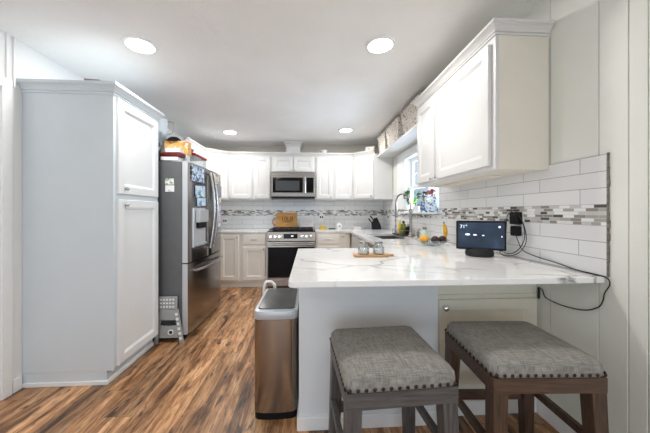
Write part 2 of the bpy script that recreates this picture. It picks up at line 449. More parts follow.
M['soap'] = mat('pale_green_bottle', (0.56, 0.68, 0.60), 0.2)
M['fabric_speaker'] = mat('charcoal_speaker_fabric', (0.022, 0.022, 0.024), 0.85, noise=0.2, nscale=300)
M['light_text'] = mat('screen_text', (0.8, 0.85, 0.9), 0.5, emit=(0.75, 0.85, 1.0), estr=0.7)
M['cord_black'] = mat('black_cord', (0.010, 0.010, 0.011), 0.5)
M['sink_steel'] = steel_material('sink_stainless', (0.40, 0.37, 0.34), 0.3, 'Y')
M['copper_grey'] = mat('brushed_nickel_faucet', (0.40, 0.36, 0.33), 0.25, metal=1)
M['leafless'] = mat('brown_stem', (0.14, 0.09, 0.05), 0.8)

def screen_material():
    g = N('weather_screen')
    tc = g.n('ShaderNodeTexCoord')
    nz = g.n('ShaderNodeTexNoise'); nz.inputs['Scale'].default_value = 9; nz.inputs['Detail'].default_value = 5
    g.l(tc.outputs['Object'], nz.inputs['Vector'])
    c = g.ramp(nz.outputs['Fac'], [(0.3, (0.012, 0.022, 0.045)), (0.5, (0.022, 0.042, 0.085)), (0.7, (0.06, 0.10, 0.17))])
    g.b.inputs['Base Color'].default_value = (0.005, 0.006, 0.008, 1)
    g.l(c, g.b.inputs['Emission Color'])
    g.b.inputs['Emission Strength'].default_value = 0.5
    g.b.inputs['Roughness'].default_value = 0.12
    g.b.inputs['Specular IOR Level'].default_value = 0.12
    return g.m
M['screen'] = screen_material()

# ------------------------------------------------------------------ mesh helpers
class B:
    def __init__(s): s.bm = bmesh.new()
    def quad(s, *ps):
        s.bm.faces.new([s.bm.verts.new(p) for p in ps])
    def box(s, x0, x1, y0, y1, z0, z1, bev=0.0, seg=2, rot=None, piv=None):
        t = bmesh.new()
        bmesh.ops.create_cube(t, size=1)
        for v in t.verts:
            v.co = Vector(((x0 + x1) / 2 + v.co.x * (x1 - x0), (y0 + y1) / 2 + v.co.y * (y1 - y0), (z0 + z1) / 2 + v.co.z * (z1 - z0)))
        if bev: bmesh.ops.bevel(t, geom=t.edges[:], offset=bev, segments=seg, affect='EDGES', profile=0.5)
        if rot is not None:
            p = Vector(piv if piv is not None else ((x0 + x1) / 2, (y0 + y1) / 2, (z0 + z1) / 2))
            for v in t.verts: v.co = rot @ (v.co - p) + p
        s.merge(t)
        return s
    def merge(s, t):
        me = bpy.data.meshes.new('tmp')
        t.to_mesh(me); t.free()
        s.bm.from_mesh(me)
        bpy.data.meshes.remove(me)
    def hexa(s, bot, top):
        """8 corners: bottom 4 (ccw) and top 4"""
        vs = [s.bm.verts.new(p) for p in list(bot) + list(top)]
        for f in ((3, 2, 1, 0), (4, 5, 6, 7), (0, 1, 5, 4), (1, 2, 6, 5), (2, 3, 7, 6), (3, 0, 4, 7)):
            s.bm.faces.new([vs[i] for i in f])
        return s
    def lathe(s, prof, c=(0, 0, 0), seg=24, axis='Z', squash=(1, 1)):
        rings = []
        for r, z in prof:
            ring = []
            for i in range(seg):
                a = 2 * PI * i / seg
                p = (r * math.cos(a) * squash[0], r * math.sin(a) * squash[1], z)
                if axis == 'X': p = (z, p[0], p[1])
                if axis == 'Y': p = (p[0], z, p[1])
                ring.append(s.bm.verts.new((c[0] + p[0], c[1] + p[1], c[2] + p[2])))
            rings.append(ring)
        for a, b in zip(rings, rings[1:]):
            for i in range(seg):
                j = (i + 1) % seg
                s.bm.faces.new((a[i], a[j], b[j], b[i]))
        if prof[0][0] > 1e-5: s.bm.faces.new(list(reversed(rings[0])))
        if prof[-1][0] > 1e-5: s.bm.faces.new(rings[-1])
        return s
    def tube(s, pts, r, seg=8, smooth_n=0):
        pts = [Vector(p) for p in pts]
        if smooth_n: pts = spline(pts, smooth_n)
        rs = r if isinstance(r, (list, tuple)) else [r] * len(pts)
        if len(rs) != len(pts):
            k = len(rs); rs = [rs[min(k - 1, int(i * k / len(pts)))] for i in range(len(pts))]
        rings = []
        up = Vector((0, 0, 1))
        prev = None
        for i, p in enumerate(pts):
            d = (pts[min(i + 1, len(pts) - 1)] - pts[max(i - 1, 0)]).normalized()
            if prev is None:
                a = d.cross(up)
                if a.length < 1e-3: a = d.cross(Vector((1, 0, 0)))
            else:
                a = prev - d * prev.dot(d)
            a.normalize(); prev = a
            b = d.cross(a)
            rings.append([s.bm.verts.new(p + (a * math.cos(2 * PI * k / seg) + b * math.sin(2 * PI * k / seg)) * rs[i]) for k in range(seg)])
        for A, Bq in zip(rings, rings[1:]):
            for k in range(seg):
                j = (k + 1) % seg
                s.bm.faces.new((A[k], A[j], Bq[j], Bq[k]))
        s.bm.faces.new(list(reversed(rings[0]))); s.bm.faces.new(rings[-1])
        return s
    def prism(s, poly, z0, z1, axis='Z', bev=0.0):
        """poly: 2D list; axis Z -> (x,y), Y -> (x,z) extruded along y, X -> (y,z) extruded along x"""
        t = bmesh.new()
        def P(p, z):
            return {'Z': (p[0], p[1], z), 'Y': (p[0], z, p[1]), 'X': (z, p[0], p[1])}[axis]
        a = [t.verts.new(P(p, z0)) for p in poly]
        b = [t.verts.new(P(p, z1)) for p in poly]
        n = len(poly)
        t.faces.new(a); t.faces.new(b)
        for i in range(n):
            t.faces.new((a[i], a[(i + 1) % n], b[(i + 1) % n], b[i]))
        bmesh.ops.recalc_face_normals(t, faces=t.faces)
        if bev: bmesh.ops.bevel(t, geom=t.edges[:], offset=bev, segments=2, affect='EDGES', profile=0.5)
        s.merge(t)
        return s
    def sweep(s, path, prof, closed=False):
        """path: 2D points; prof: (outward, z) list; outward = to the right of travel; mitred"""
        n = len(path)
        rings = []
        for i in range(n):
            p = Vector(path[i])
            d0 = (p - Vector(path[i - 1])).normalized() if i > 0 else None
            d1 = (Vector(path[i + 1]) - p).normalized() if i < n - 1 else None
            n0 = Vector((d0.y, -d0.x)) if d0 else None
            n1 = Vector((d1.y, -d1.x)) if d1 else None
            if n0 and n1:
                m = (n0 + n1).normalized(); m = m / max(0.2, m.dot(n0))
            else: m = n0 or n1
            rings.append([s.bm.verts.new((p.x + m.x * o, p.y + m.y * o, z)) for o, z in prof])
        k = len(prof)
        for A, C in zip(rings, rings[1:]):
            for j in range(k):
                s.bm.faces.new((A[j], A[(j + 1) % k], C[(j + 1) % k], C[j]))
        s.bm.faces.new(rings[0]); s.bm.faces.new(list(reversed(rings[-1])))
        return s
    def sphere(s, c, r, seg=16, sq=(1, 1, 1), rot=None):
        t = bmesh.new()
        bmesh.ops.create_uvsphere(t, u_segments=seg, v_segments=max(6, seg // 2), radius=r)
        for v in t.verts:
            q = Vector((v.co.x * sq[0], v.co.y * sq[1], v.co.z * sq[2]))
            if rot is not None: q = rot @ q
            v.co = q + Vector(c)
        s.merge(t)
        return s

def spline(pts, n):
    out = []
    P = [pts[0]] + list(pts) + [pts[-1]]
    for i in range(1, len(P) - 2):
        a, b, c, d = P[i - 1], P[i], P[i + 1], P[i + 2]
        for k in range(n):
            t = k / n
            out.append(0.5 * ((2 * b) + (c - a) * t + (2 * a - 5 * b + 4 * c - d) * t * t + (3 * b - a - 3 * c + d) * t ** 3))
    out.append(pts[-1])
    return out

def mk(name, b, m, parent=None, smooth=None, fixn=True):
    if fixn: bmesh.ops.recalc_face_normals(b.bm, faces=b.bm.faces)
    me = bpy.data.meshes.new(name)
    b.bm.to_mesh(me); b.bm.free()
    me.materials.append(M[m] if isinstance(m, str) else m)
    if smooth:
        me.shade_smooth()
        try: me.set_sharp_from_angle(angle=math.radians(smooth))
        except Exception: pass
    o = bpy.data.objects.new(name, me)
    COL.objects.link(o)
    if parent: o.parent = parent
    return o

def tag(o, label, cat, group=None, kind=None):
    o['label'] = label; o['category'] = cat
    if group: o['group'] = group
    if kind: o['kind'] = kind
    return o

def thing(name, label, cat, loc=(0, 0, 0), rz=0.0, group=None, rot=None):
    o = bpy.data.objects.new(name, None)
    o.empty_display_size = 0.05
    COL.objects.link(o)
    o.location = loc
    o.rotation_euler = rot if rot else (0, 0, rz)
    return tag(o, label, cat, group)

def one(name, b, m, label, cat, loc=(0, 0, 0), rz=0.0, group=None, smooth=None, rot=None):
    o = mk(name, b, m, None, smooth)
    o.location = loc; o.rotation_euler = rot if rot else (0, 0, rz)
    return tag(o, label, cat, group)

def struct(name, b, m, label=None, parent=None, smooth=None):
    o = mk(name, b, m, parent, smooth)
    if parent is None: o['kind'] = 'structure'
    if label: o['label'] = label
    return o

def text(name, body, size, m, parent, loc, rot, depth=0.0008, align='CENTER'):
    c = bpy.data.curves.new(name, 'FONT')
    c.body = body; c.size = size; c.extrude = depth
    c.align_x = align; c.align_y = 'CENTER'
    t = bpy.data.objects.new(name, c)
    COL.objects.link(t)
    dg = bpy.context.evaluated_depsgraph_get()
    me = bpy.data.meshes.new_from_object(t.evaluated_get(dg))
    bpy.data.objects.remove(t)
    me.materials.clear(); me.materials.append(M[m])
    o = bpy.data.objects.new(name, me)
    COL.objects.link(o)
    o.parent = parent; o.location = loc; o.rotation_euler = rot
    return o

# ------------------------------------------------------------------ the room
XL, XR, YB, YR = -1.993, 1.395, 5.09, -2.6
TX = 1.387         # tile face on the right wall
TY = 5.082         # tile face on the back wall
struct('floor', B().box(XL - 0.1, XR + 0.12, YR, YB + 0.1, -0.06, 0), 'floor')
xa, xb = XL - 0.12, XR + 0.12
b = B(); b.hexa([(xa, YR - 0.1, ceilz(xa)), (xb, YR - 0.1, ceilz(xb)), (xb, YB + 0.1, ceilz(xb)), (xa, YB + 0.1, ceilz(xa))], [(xa, YR - 0.1, 2.62), (xb, YR - 0.1, 2.62), (xb, YB + 0.1, 2.62), (xa, YB + 0.1, 2.62)])
struct('ceiling', b, 'ceiling')
WT = 2.53
b = B()
b.box(XL - 0.12, XL, 1.90, YB + 0.1, 0, WT); b.box(XL - 0.12, XL, YR, 0.98, 0, WT); b.box(XL - 0.12, XL, 0.98, 1.90, 2.04, WT)
struct('wall_left', b, 'wall_white')
struct('wall_back', B().box(XL, XR + 0.12, YB, YB + 0.1, 0, WT), 'wall_beige')
# unseen rear wall; its wide opening is made up to let fill light in
b = B()
b.box(XL, -1.7, YR - 0.1, YR, 0, WT); b.box(0.7, XR + 0.12, YR - 0.1, YR, 0, WT); b.box(-1.7, 0.7, YR - 0.1, YR, 2.1, WT)
struct('wall_rear', b, 'wall_tan')
# right wall: panelled boards with narrow grooves, window opening
WY0, WY1, WZ0, WZ1 = 2.86, 3.93, 1.215, 2.0
b = B()
x0, x1 = XR + 0.008, XR + 0.12
b.box(x0, x1, YR, WY0, 0, WT); b.box(x0, x1, WY1, YB, 0, WT)
b.box(x0, x1, WY0, WY1, 0, WZ0); b.box(x0, x1, WY0, WY1, WZ1, WT)
grooves = [YR, -1.9, -1.2, -0.6, 0.0, 0.41, 0.82, 1.054, 1.124, 1.248, 1.516, 1.93, 2.34, 2.75]
for a, c in zip(grooves, grooves[1:]):
    b.box(XR, x0, a + 0.002, c - 0.002, 0, WT, 0.0015, 1)
b.box(XR, x0, 2.75, WY0, 0, WT); b.box(XR, x0, WY1, YB, 0, WT); b.box(XR, x0, WY0, WY1, 0, WZ0); b.box(XR, x0, WY0, WY1, WZ1, WT)
struct('wall_right', b, 'wall')
# baseboards
struct('baseboard_left', B().box(XL, XL + 0.014, 1.965, 2.02, 0, 0.09, 0.003), 'trim')
struct('baseboard_right', B().box(XR - 0.014, XR, YR, 1.59, 0, 0.09, 0.003), 'trim')
# door in the left wall, just at the frame's edge
d = struct('door_1', B().box(XL - 0.06, XL - 0.02, 0.99, 1.885, 0.008, 2.03, 0.002), 'trim', 'white door at the left edge beside the tall pantry')
b = B(); b.box(XL, XL + 0.016, 1.895, 1.957, 0, 2.10, 0.003); b.box(XL, XL + 0.016, 0.92, 0.985, 0, 2.10, 0.003); b.box(XL, XL + 0.016, 0.985, 1.895, 2.035, 2.10, 0.003)
struct('trim_1', b, 'trim')
b = B(); b.box(XL, XL + 0.012, 1.925, 1.937, 2.10, ceilz(XL), 0.002); b.box(XL, XL + 0.012, 1.968, 1.98, 2.06, ceilz(XL), 0.002)
struct('trim_2', b, 'trim')
# backsplash
def splash(name, pieces, label):
    root = None
    for nm, bb, m in pieces:
        o = struct(nm if root else name, bb, m, label if not root else None, root)
        root = root or o
    return root
X9 = XR - 0.0005
Y0s = 1.206
b = B(); b.box(TX, X9, Y0s, YB, 0.916, 1.155)
p1 = ('tile', b, 'tile_r_low')
b = B(); b.box(TX, X9, Y0s, WY0, 1.256, 1.4925); b.box(TX, X9, WY1, YB, 1.256, 1.4925)
p2 = ('tile_upper', b, 'tile_r_top')
b = B(); b.box(TX - 0.001, X9, Y0s, WY0, 1.155, 1.256); b.box(TX - 0.001, X9, WY1, YB, 1.155, 1.256); b.box(TX - 0.001, X9, WY0, WY1, 1.155, 1.196)
p3 = ('mosaic_band', b, 'mosaic_r')
b = B()
z = 0.916
while z < 1.495:
    h = random.uniform(0.02, 0.05); b.box(TX + 0.0005, XR, Y0s - random.uniform(0.006, 0.011), Y0s, z, min(z + h, 1.497)); z += h
p4 = ('ragged_edge', b, 'grout')
splash('trim_3', [p1, p2, p3, p4], 'white subway tile splash with mosaic band on the window wall')
b = B(); b.box(XL, TX, TY, YB - 0.0005, 0.916, 1.155)
q1 = ('tile', b, 'tile_b_low')
b = B(); b.box(XL, TX, TY, YB - 0.0005, 1.256, 1.4925)
q2 = ('tile_upper', b, 'tile_b_top')
b = B(); b.box(XL, TX, TY - 0.001, YB - 0.0005, 1.155, 1.256)
q3 = ('mosaic_band', b, 'mosaic_b')
splash('trim_4', [q1, q2, q3], 'white subway tile splash with mosaic band behind the range')

# window
wb_ = B()
wx = XR + 0.085
wb_.box(XR - 0.012, wx + 0.03, WY1 - 0.02, WY1, WZ0, WZ1); wb_.box(XR - 0.004, wx + 0.03, WY0, WY0 + 0.02, WZ0, WZ1); wb_.box(XR - 0.012, wx + 0.03, WY0 + 0.02, WY1 - 0.02, WZ1 - 0.02, WZ1)
win = struct('window_1', wb_, 'vinyl', 'white double hung window over the sink')
b = B(); b.box(XR - 0.016, XR - 0.0005, WY1, WY1 + 0.30, 1.26, WZ1 + 0.09, 0.003); b.box(XR - 0.016, XR - 0.0005, WY0, WY1, WZ1, WZ1 + 0.09, 0.003)
struct('casing', b, 'trim', parent=win)
b = B(); b.box(XR - 0.055, wx + 0.03, WY0 - 0.03, WY1 + 0.12, 1.197, 1.216, 0.004)
struct('sill', b, 'trim', parent=win)
ZM = 1.575
def sash(name, z0, z1, x, munt):
    b = B(); f = 0.05
    b.box(x, x + 0.03, WY0 + 0.02, WY0 + 0.02 + f, z0, z1, 0.003); b.box(x, x + 0.03, WY1 - 0.02 - f, WY1 - 0.02, z0, z1, 0.003)
    b.box(x, x + 0.03, WY0 + 0.02 + f, WY1 - 0.02 - f, z0, z0 + f, 0.003); b.box(x, x + 0.03, WY0 + 0.02 + f, WY1 - 0.02 - f, z1 - f, z1, 0.003)
    if munt:
        ya, yb = WY0 + 0.02 + f, WY1 - 0.02 - f
        for k in (1, 2):
            yy = ya + (yb - ya) * k / 3; b.box(x + 0.008, x + 0.022, yy - 0.007, yy + 0.007, z0 + f, z1 - f)
        zz = (z0 + z1) / 2; b.box(x + 0.008, x + 0.022, ya, yb, zz - 0.007, zz + 0.007)
    s = struct(name, b, 'vinyl', parent=win)
    struct('pane', B().box(x + 0.013, x + 0.017, WY0 + 0.06, WY1 - 0.06, z0 + 0.04, z1 - 0.04), 'pane', parent=s)
sash('upper_sash', ZM - 0.03, WZ1 - 0.02, wx, True)
sash('lower_sash', WZ0, ZM + 0.01, wx - 0.032, False)

# greenery far outside the kitchen window
for k, (x, y, z, r) in enumerate(((4.4, 5.2, 0.5, 0.9), (5.6, 7.9, 0.5, 1.1), (5.2, 11.0, 0.6, 1.2))):
    b = B()
    for q in range(170):
        v = Vector((random.gauss(0, 1), random.gauss(0, 1), random.gauss(0, 1))).normalized() * r * random.uniform(0.72, 1.0)
        rt = Matrix.Rotation(random.uniform(0, 6), 3, 'X') @ Matrix.Rotation(random.uniform(0, 6), 3, 'Z')
        b.sphere((x + v.x, y + v.y, max(z + v.z, 0)), r * 0.16, 6, (1, 1, 0.25), rt)
    one('garden_shrub', b, 'leaf', ['leafy garden shrub outside the window, nearest the sink', 'leafy garden shrub outside the window, middle of three', 'leafy garden shrub outside the window, farthest off'][k], 'shrub', group='shrubs outside the window')

# ceiling lights
LL = ['recessed ceiling light above the tall pantry', 'recessed ceiling light nearest the right hand wall cabinet', 'small-looking recessed ceiling light over the cabinets beside the refrigerator', 'small-looking recessed ceiling light over the far right corner of the kitchen']
for (x, y), lb in zip(DOWNLIGHTS, LL):
    t = thing('ceiling_light', lb, 'ceiling light', (x, y, ceilz(x)), 0, 'recessed ceiling lights', (0, -math.atan(SLOPE), 0))
    mk('trim_ring', B().lathe([(0.088, -0.0005), (0.112, -0.0005), (0.110, -0.009), (0.090, -0.012), (0.088, -0.0005)], seg=40), 'trim', t, 40)
    mk('lens', B().lathe([(0.0, -0.004), (0.089, -0.004), (0.089, -0.010), (0, -0.012)], seg=40), 'bulb', t, 40)

# ------------------------------------------------------------------ cabinets (local frame: front faces -y at y=0, x to the right, z up)
def door_mesh(x0, x1, z0, z1, y=0.0, t=0.02, rail=0.058, b=None):
    b = b or B(); bm = b.bm
    def ring(i, yy):
        return [bm.verts.new(p) for p in ((x0 + i, yy, z0 + i), (x1 - i, yy, z0 + i), (x1 - i, yy, z1 - i), (x0 + i, yy, z1 - i))]
    rs = [ring(0, y), ring(0, y - t + 0.004), ring(0.004, y - t), ring(rail, y - t), ring(rail + 0.006, y - t + 0.005), ring(rail + 0.010, y - t + 0.0045), ring(rail + 0.018, y - t + 0.010)]
    bm.faces.new(list(reversed(rs[0])))
    for A, C in zip(rs, rs[1:]):
        for k in range(4):
            bm.faces.new((A[k], A[(k + 1) % 4], C[(k + 1) % 4], C[k]))
    bm.faces.new(rs[-1])
    return b
def knob(parent, x, z, y=-0.02, m='nickel', r=0.013):
    return mk('knob', B().lathe([(0.005, y), (0.005, y - 0.010), (r, y - 0.016), (r, y - 0.022), (r * 0.6, y - 0.026), (0, y - 0.027)], (x, 0, z), 14, 'Y'), m, parent, 40)
def bar_pull(parent, x, z, L=0.1, y=-0.02, m='nickel'):
    b = B()
    b.tube([(x - L / 2, y - 0.028, z), (x + L / 2, y - 0.028, z)], 0.006, 10)
    for s in (-1, 1): b.tube([(x + s * L * 0.36, y + 0.001, z), (x + s * L * 0.36, y - 0.028, z)], 0.004, 8)
    return mk('handle', b, m, parent, 40)
def cabinet(name, label, cat, loc, rz, w, d, h, doors=(), drawers=(), m='cab', toe=0.0, doorm=None, group=None, z0=0.0, gap=0.003):
    t = thing(name, label, cat, loc, rz, group)
    b = B()
    if toe:
        b.box(0, w, 0, d, toe, h, 0.001, 1)
        mk('carcass', b, m, t)
        mk('toe_kick', B().box(0.0, w, 0.045, d, 0, toe - 0.0005), m, t)
    else:
        b.box(0, w, 0, d, 0, h, 0.001, 1)
        mk('carcass', b, m, t)
    for (x0, x1, a, c, kx, kz) in doors:
        o = mk('door', door_mesh(x0, x1, a, c, -0.0008), doorm or m, t)
        if kx is not None: knob(o, kx, kz)
    for (x0, x1, a, c) in drawers:
        o = mk('drawer', B().box(x0, x1, -0.02, -0.0008, a, c, 0.004), m, t)
        bar_pull(o, (x0 + x1) / 2, (a + c) / 2)
    return t
CROWN = [(0.0, 0.0), (0.008, 0.0), (0.008, 0.012), (0.003, 0.014), (0.003, 0.017), (0.010, 0.019), (0.014, 0.030), (0.026, 0.046), (0.034, 0.051), (0.034, 0.056), (0.041, 0.058), (0.041, 0.078), (0.0, 0.078)]

# tall pantry, faces +X
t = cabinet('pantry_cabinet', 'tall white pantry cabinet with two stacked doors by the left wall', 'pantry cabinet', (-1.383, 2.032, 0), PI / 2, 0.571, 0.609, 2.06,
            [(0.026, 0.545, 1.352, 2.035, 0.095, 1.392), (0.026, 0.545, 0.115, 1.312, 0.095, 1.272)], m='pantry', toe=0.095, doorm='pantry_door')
b = B()
cr = [(o, z + 2.052) for o, z in CROWN]
b.sweep([(0.0, 0.6095), (0.0, 0.0), (0.571, 0.0), (0.571, 0.6095)], cr)
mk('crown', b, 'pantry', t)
b = B(); b.box(-0.010, 0, 0.047, 0.6, 0.0005, 0.03, 0.003); b.box(-0.010, 0.571, 0.035, 0.0445, 0.0005, 0.03, 0.003)
mk('base_trim', b, 'trim', t)
one('flat_tool', B().box(-0.05, 0.05, -0.01, 0.01, 0, 0.010, 0.003), 'dark_nickel', 'thin dark tool lying on the front edge of the pantry top', 'tool', (-1.50, 2.0, 2.13), 0.1)

# left wall: two uppers behind the refrigerator, then the diagonal corner, then the back wall run
ZU0, UH = 1.432, 0.752
UG = 'white wall cabinets along the back'
cabinet('wall_cabinet', 'white wall cabinet on the left wall just past the refrigerator', 'wall cabinet', (-1.688, 3.84, ZU0), PI / 2, 0.64, 0.304, UH,
        [(0.012, 0.315, 0.02, UH - 0.02, None, 0), (0.325, 0.628, 0.02, UH - 0.02, None, 0)])
def corner_cab(label, pts, rot_origin, ang, w, kx):
    t = thing('corner_wall_cabinet', label, 'wall cabinet', (0, 0, ZU0), 0, 'diagonal corner cabinets')
    b = B(); b.prism(pts, 0, UH, 'Z', 0.0008)
    mk('carcass', b, 'cab', t)
    b = door_mesh(0.014, w - 0.014, 0.02, UH - 0.02, -0.001)
    o = mk('door', b, 'cab', t)
    o.location = (rot_origin[0], rot_origin[1], 0); o.rotation_euler = (0, 0, ang)
    if kx: knob(o, kx, 0.055, m='dark_nickel')
    return t
DL = math.hypot(0.305, 0.305)
corner_cab('white diagonal corner cabinet in the left back corner above the counter', [(-1.992, 4.481), (-1.688, 4.481), (-1.384, 4.785), (-1.384, 5.081), (-1.992, 5.081)], (-1.688, 4.481), math.atan2(0.304, 0.304), DL, None)
corner_cab('white diagonal corner cabinet in the right back corner beside the window', [(0.778, 4.785), (1.082, 4.481), (1.386, 4.481), (1.386, 5.081), (0.778, 5.081)], (0.778, 4.785), -math.atan2(0.304, 0.304), DL, DL - 0.05)
def upper(label, xa, xb, kside, z0=ZU0, hh=UH, n=1):
    w = xb - xa
    if n == 1:
        ds = [(0.022, w - 0.022, 0.02, hh - 0.02, 0.05 if kside < 0 else w - 0.05, 0.05)]
    else:
        ds = [(0.022, w / 2 - 0.005, 0.018, hh - 0.02, w / 2 - 0.03, 0.045), (w / 2 + 0.005, w - 0.022, 0.018, hh - 0.02, w / 2 + 0.03, 0.045)]
    return cabinet('wall_cabinet', label, 'wall cabinet', (xa + 0.0005, 4.785, z0), 0, w - 0.001, 0.296, hh, ds, group=UG)
upper('white wall cabinet beside the left corner cabinet, the wider one left of the microwave', -1.383, -0.955, -1)
upper('narrow white wall cabinet immediately left of the microwave', -0.955, -0.645, -1)
upper('short white two-door wall cabinet directly above the microwave', -0.645, 0.103, 1, 1.897, ZU0 + UH - 1.897, 2)
upper('narrow white wall cabinet immediately right of the microwave', 0.103, 0.43, 1)
upper('white wall cabinet between the narrow one and the right corner cabinet', 0.43, 0.777, 1)
b = B()
ZT = ZU0 + UH
b.sweep([(-1.688, 3.84), (-1.688, 4.481), (-1.384, 4.785), (0.778, 4.785), (1.082, 4.481)], [(o + 0.0005, z * 0.78 + ZT + 0.0005) for o, z in CROWN])
one('crown_molding', b, 'cab', 'long white crown molding running over the back wall cabinets', 'crown molding')
# vent chase over the microwave cabinet
b = B(); b.box(-0.40, -0.155, 4.80, 5.085, ZT + 0.0005, ceilz(-0.40) - 0.001, 0.002)
b.sweep([(-0.40, 5.085), (-0.40, 4.80), (-0.155, 4.80), (-0.155, 5.085)], [(o, ceilz(-0.45) - 0.079 + z) for o, z in CROWN])
one('vent_chase', b, 'cab', 'boxed vent chase with flared top between cabinets and ceiling', 'vent chase')

# right wall cabinet over the peninsula, faces -X; local x runs toward the camera
RW = 2.637 - 1.514
t = thing('wall_cabinet', 'cream ended white two-door wall cabinet over the peninsula beside the window', 'wall cabinet', (1.0855, 2.637, 1.465), -PI / 2)
mk('carcass', B().box(0, RW, 0, 0.3008, 0, 0.77, 0.001, 1), 'end_panel', t)
mk('face_frame', B().box(-0.0, RW, -0.019, -0.0005, 0, 0.77, 0.001, 1), 'cab', t)
for (a, c, kx) in ((0.03, 0.375, 0.36), (0.42, RW - 0.035, 0.45)):
    o = mk('door', door_mesh(a, c, 0.025, 0.735, -0.0198), 'cab', t)
    knob(o, kx, 0.04, -0.04, 'chrome')
b = B(); b.sweep([(0.0, 0.30), (0.0, -0.019), (RW, -0.019), (RW, 0.3008)], [(o, z * 0.88 + 0.769) for o, z in CROWN])
mk('crown', b, 'cab', t)
# dark under-cabinet rail
b = B(); b.box(0.10, RW - 0.25, 0.10, 0.2, -0.012, -0.0005)
mk('light_rail', b, 'end_panel', t)

# shelf over the window with baskets
one('wall_shelf', B().box(1.118, TX + 0.007, 2.639, 4.4795, 2.118, 2.138, 0.002), 'cab', 'long white shelf above the window between the wall cabinets', 'shelf')
for (ya, yb, lb) in ((2.72, 3.32, 'woven basket on the shelf nearest the near wall cabinet'), (3.42, 3.98, 'woven basket in the middle of the shelf above the window'), (4.03, 4.45, 'woven basket on the shelf nearest the far corner cabinet')):
    t = thing('woven_basket', lb, 'basket', (1.238, (ya + yb) / 2, 2.1385), 0, 'woven baskets on the window shelf')
    L2 = (yb - ya) / 2; dx = 0.115; H = 0.282; k = 0.80; th = 0.008
    b = B()
    o0 = [(-dx * k, -L2 * k, 0), (dx * k, -L2 * k, 0), (dx * k, L2 * k, 0), (-dx * k, L2 * k, 0)]
    o1 = [(-dx, -L2, H), (dx, -L2, H), (dx, L2, H), (-dx, L2, H)]
    i1 = [(-dx + th, -L2 + th, H), (dx - th, -L2 + th, H), (dx - th, L2 - th, H), (-dx + th, L2 - th, H)]
    i0 = [(-dx * k + th, -L2 * k + th, th), (dx * k - th, -L2 * k + th, th), (dx * k - th, L2 * k - th, th), (-dx * k + th, L2 * k - th, th)]
    R = [[b.bm.verts.new(p) for p in r] for r in (o0, o1, i1, i0)]
    b.bm.faces.new(R[0]); b.bm.faces.new(R[3])
    for A, C in zip(R, R[1:]):
        for q in range(4): b.bm.faces.new((A[q], A[(q + 1) % 4], C[(q + 1) % 4], C[q]))
    mk('basket_body', b, 'basket', t)
    mk('rim', B().tube([(-dx, -L2, H), (dx, -L2, H), (dx, L2, H), (-dx, L2, H), (-dx, -L2, H)], 0.008, 8), 'basket', t, 40)
# white box on top of the right corner cabinet
t = thing('printed_carton', 'small white printed box on top of the right corner cabinet', 'box', (1.06, 4.62, ZT + 0.0625), -0.6)
mk('carton', B().box(-0.09, 0.07, -0.05, 0.05, 0, 0.075, 0.003), 'paper', t)
mk('printed_panel', B().box(-0.05, 0.07, -0.0515, -0.0503, 0.025, 0.05), 'snack', t)
one('glass_dish', B().lathe([(0.03, 0), (0.04, 0.0), (0.07, 0.05), (0.066, 0.05), (0.038, 0.006), (0, 0.006)], seg=20), 'ceramic', 'small pale dish on top of the cabinet right of the vent chase', 'dish', (0.26, 4.82, ZT + 0.0625), smooth=40)

# ------------------------------------------------------------------ base cabinets
BZ = 0.884
BG = 'cream base cabinets either side of the range'
cabinet('base_cabinet', 'cream base cabinet with one tall door between refrigerator and drawer unit', 'base cabinet', (-1.989, 4.49, 0), 0, 0.892, 0.59, BZ, [(0.565, 0.865, 0.125, BZ - 0.03, 0.845, BZ - 0.065)], m='cream', toe=0.10, group=BG)
cabinet('base_cabinet', 'cream base cabinet with drawer over door immediately left of the range', 'base cabinet', (-1.096, 4.49, 0), 0, 0.434, 0.59, BZ,
        [(0.04, 0.394, 0.125, 0.66, 0.37, 0.625)], [(0.04, 0.394, 0.70, BZ - 0.03)], m='cream', toe=0.10, group=BG)
cabinet('base_cabinet', 'cream base cabinet with drawer immediately right of the range', 'base cabinet', (0.106, 4.49, 0), 0, 0.414, 0.59, BZ,
        [(0.03, 0.384, 0.125, 0.66, 0.06, 0.625)], [(0.03, 0.384, 0.70, BZ - 0.03)], m='cream', toe=0.10, group=BG)
cabinet('base_cabinet', 'narrow cream corner base cabinet with one door beside the sink run', 'base cabinet', (0.521, 4.49, 0), 0, 0.16, 0.59, BZ,
        [(0.015, 0.145, 0.125, BZ - 0.03, 0.03, BZ - 0.06)], m='cream', toe=0.10, group=BG)
t = cabinet('sink_base_cabinet', 'white base cabinet run under the sink along the window wall', 'base cabinet', (0.69, 4.485, 0), -PI / 2, 2.135, 0.12, BZ,
        [(0.30, 0.75, 0.125, 0.66, 0.72, 0.62), (0.76, 1.21, 0.125, 0.66, 0.79, 0.62)], m='cab', toe=0.10)
b = B(); b.box(0.30, 1.21, -0.02, -0.0008, 0.69, 0.855, 0.004); mk('false_drawer_front', b, 'cab', t)
b = B(); b.box(1.23, 1.83, -0.022, -0.0008, 0.115, 0.865, 0.004); mk('dishwasher_panel', b, 'steel_h', t)
mk('back_panel', B().box(0, 2.135, 0.1205, 0.69, 0.1, 0.60), 'cab', t)

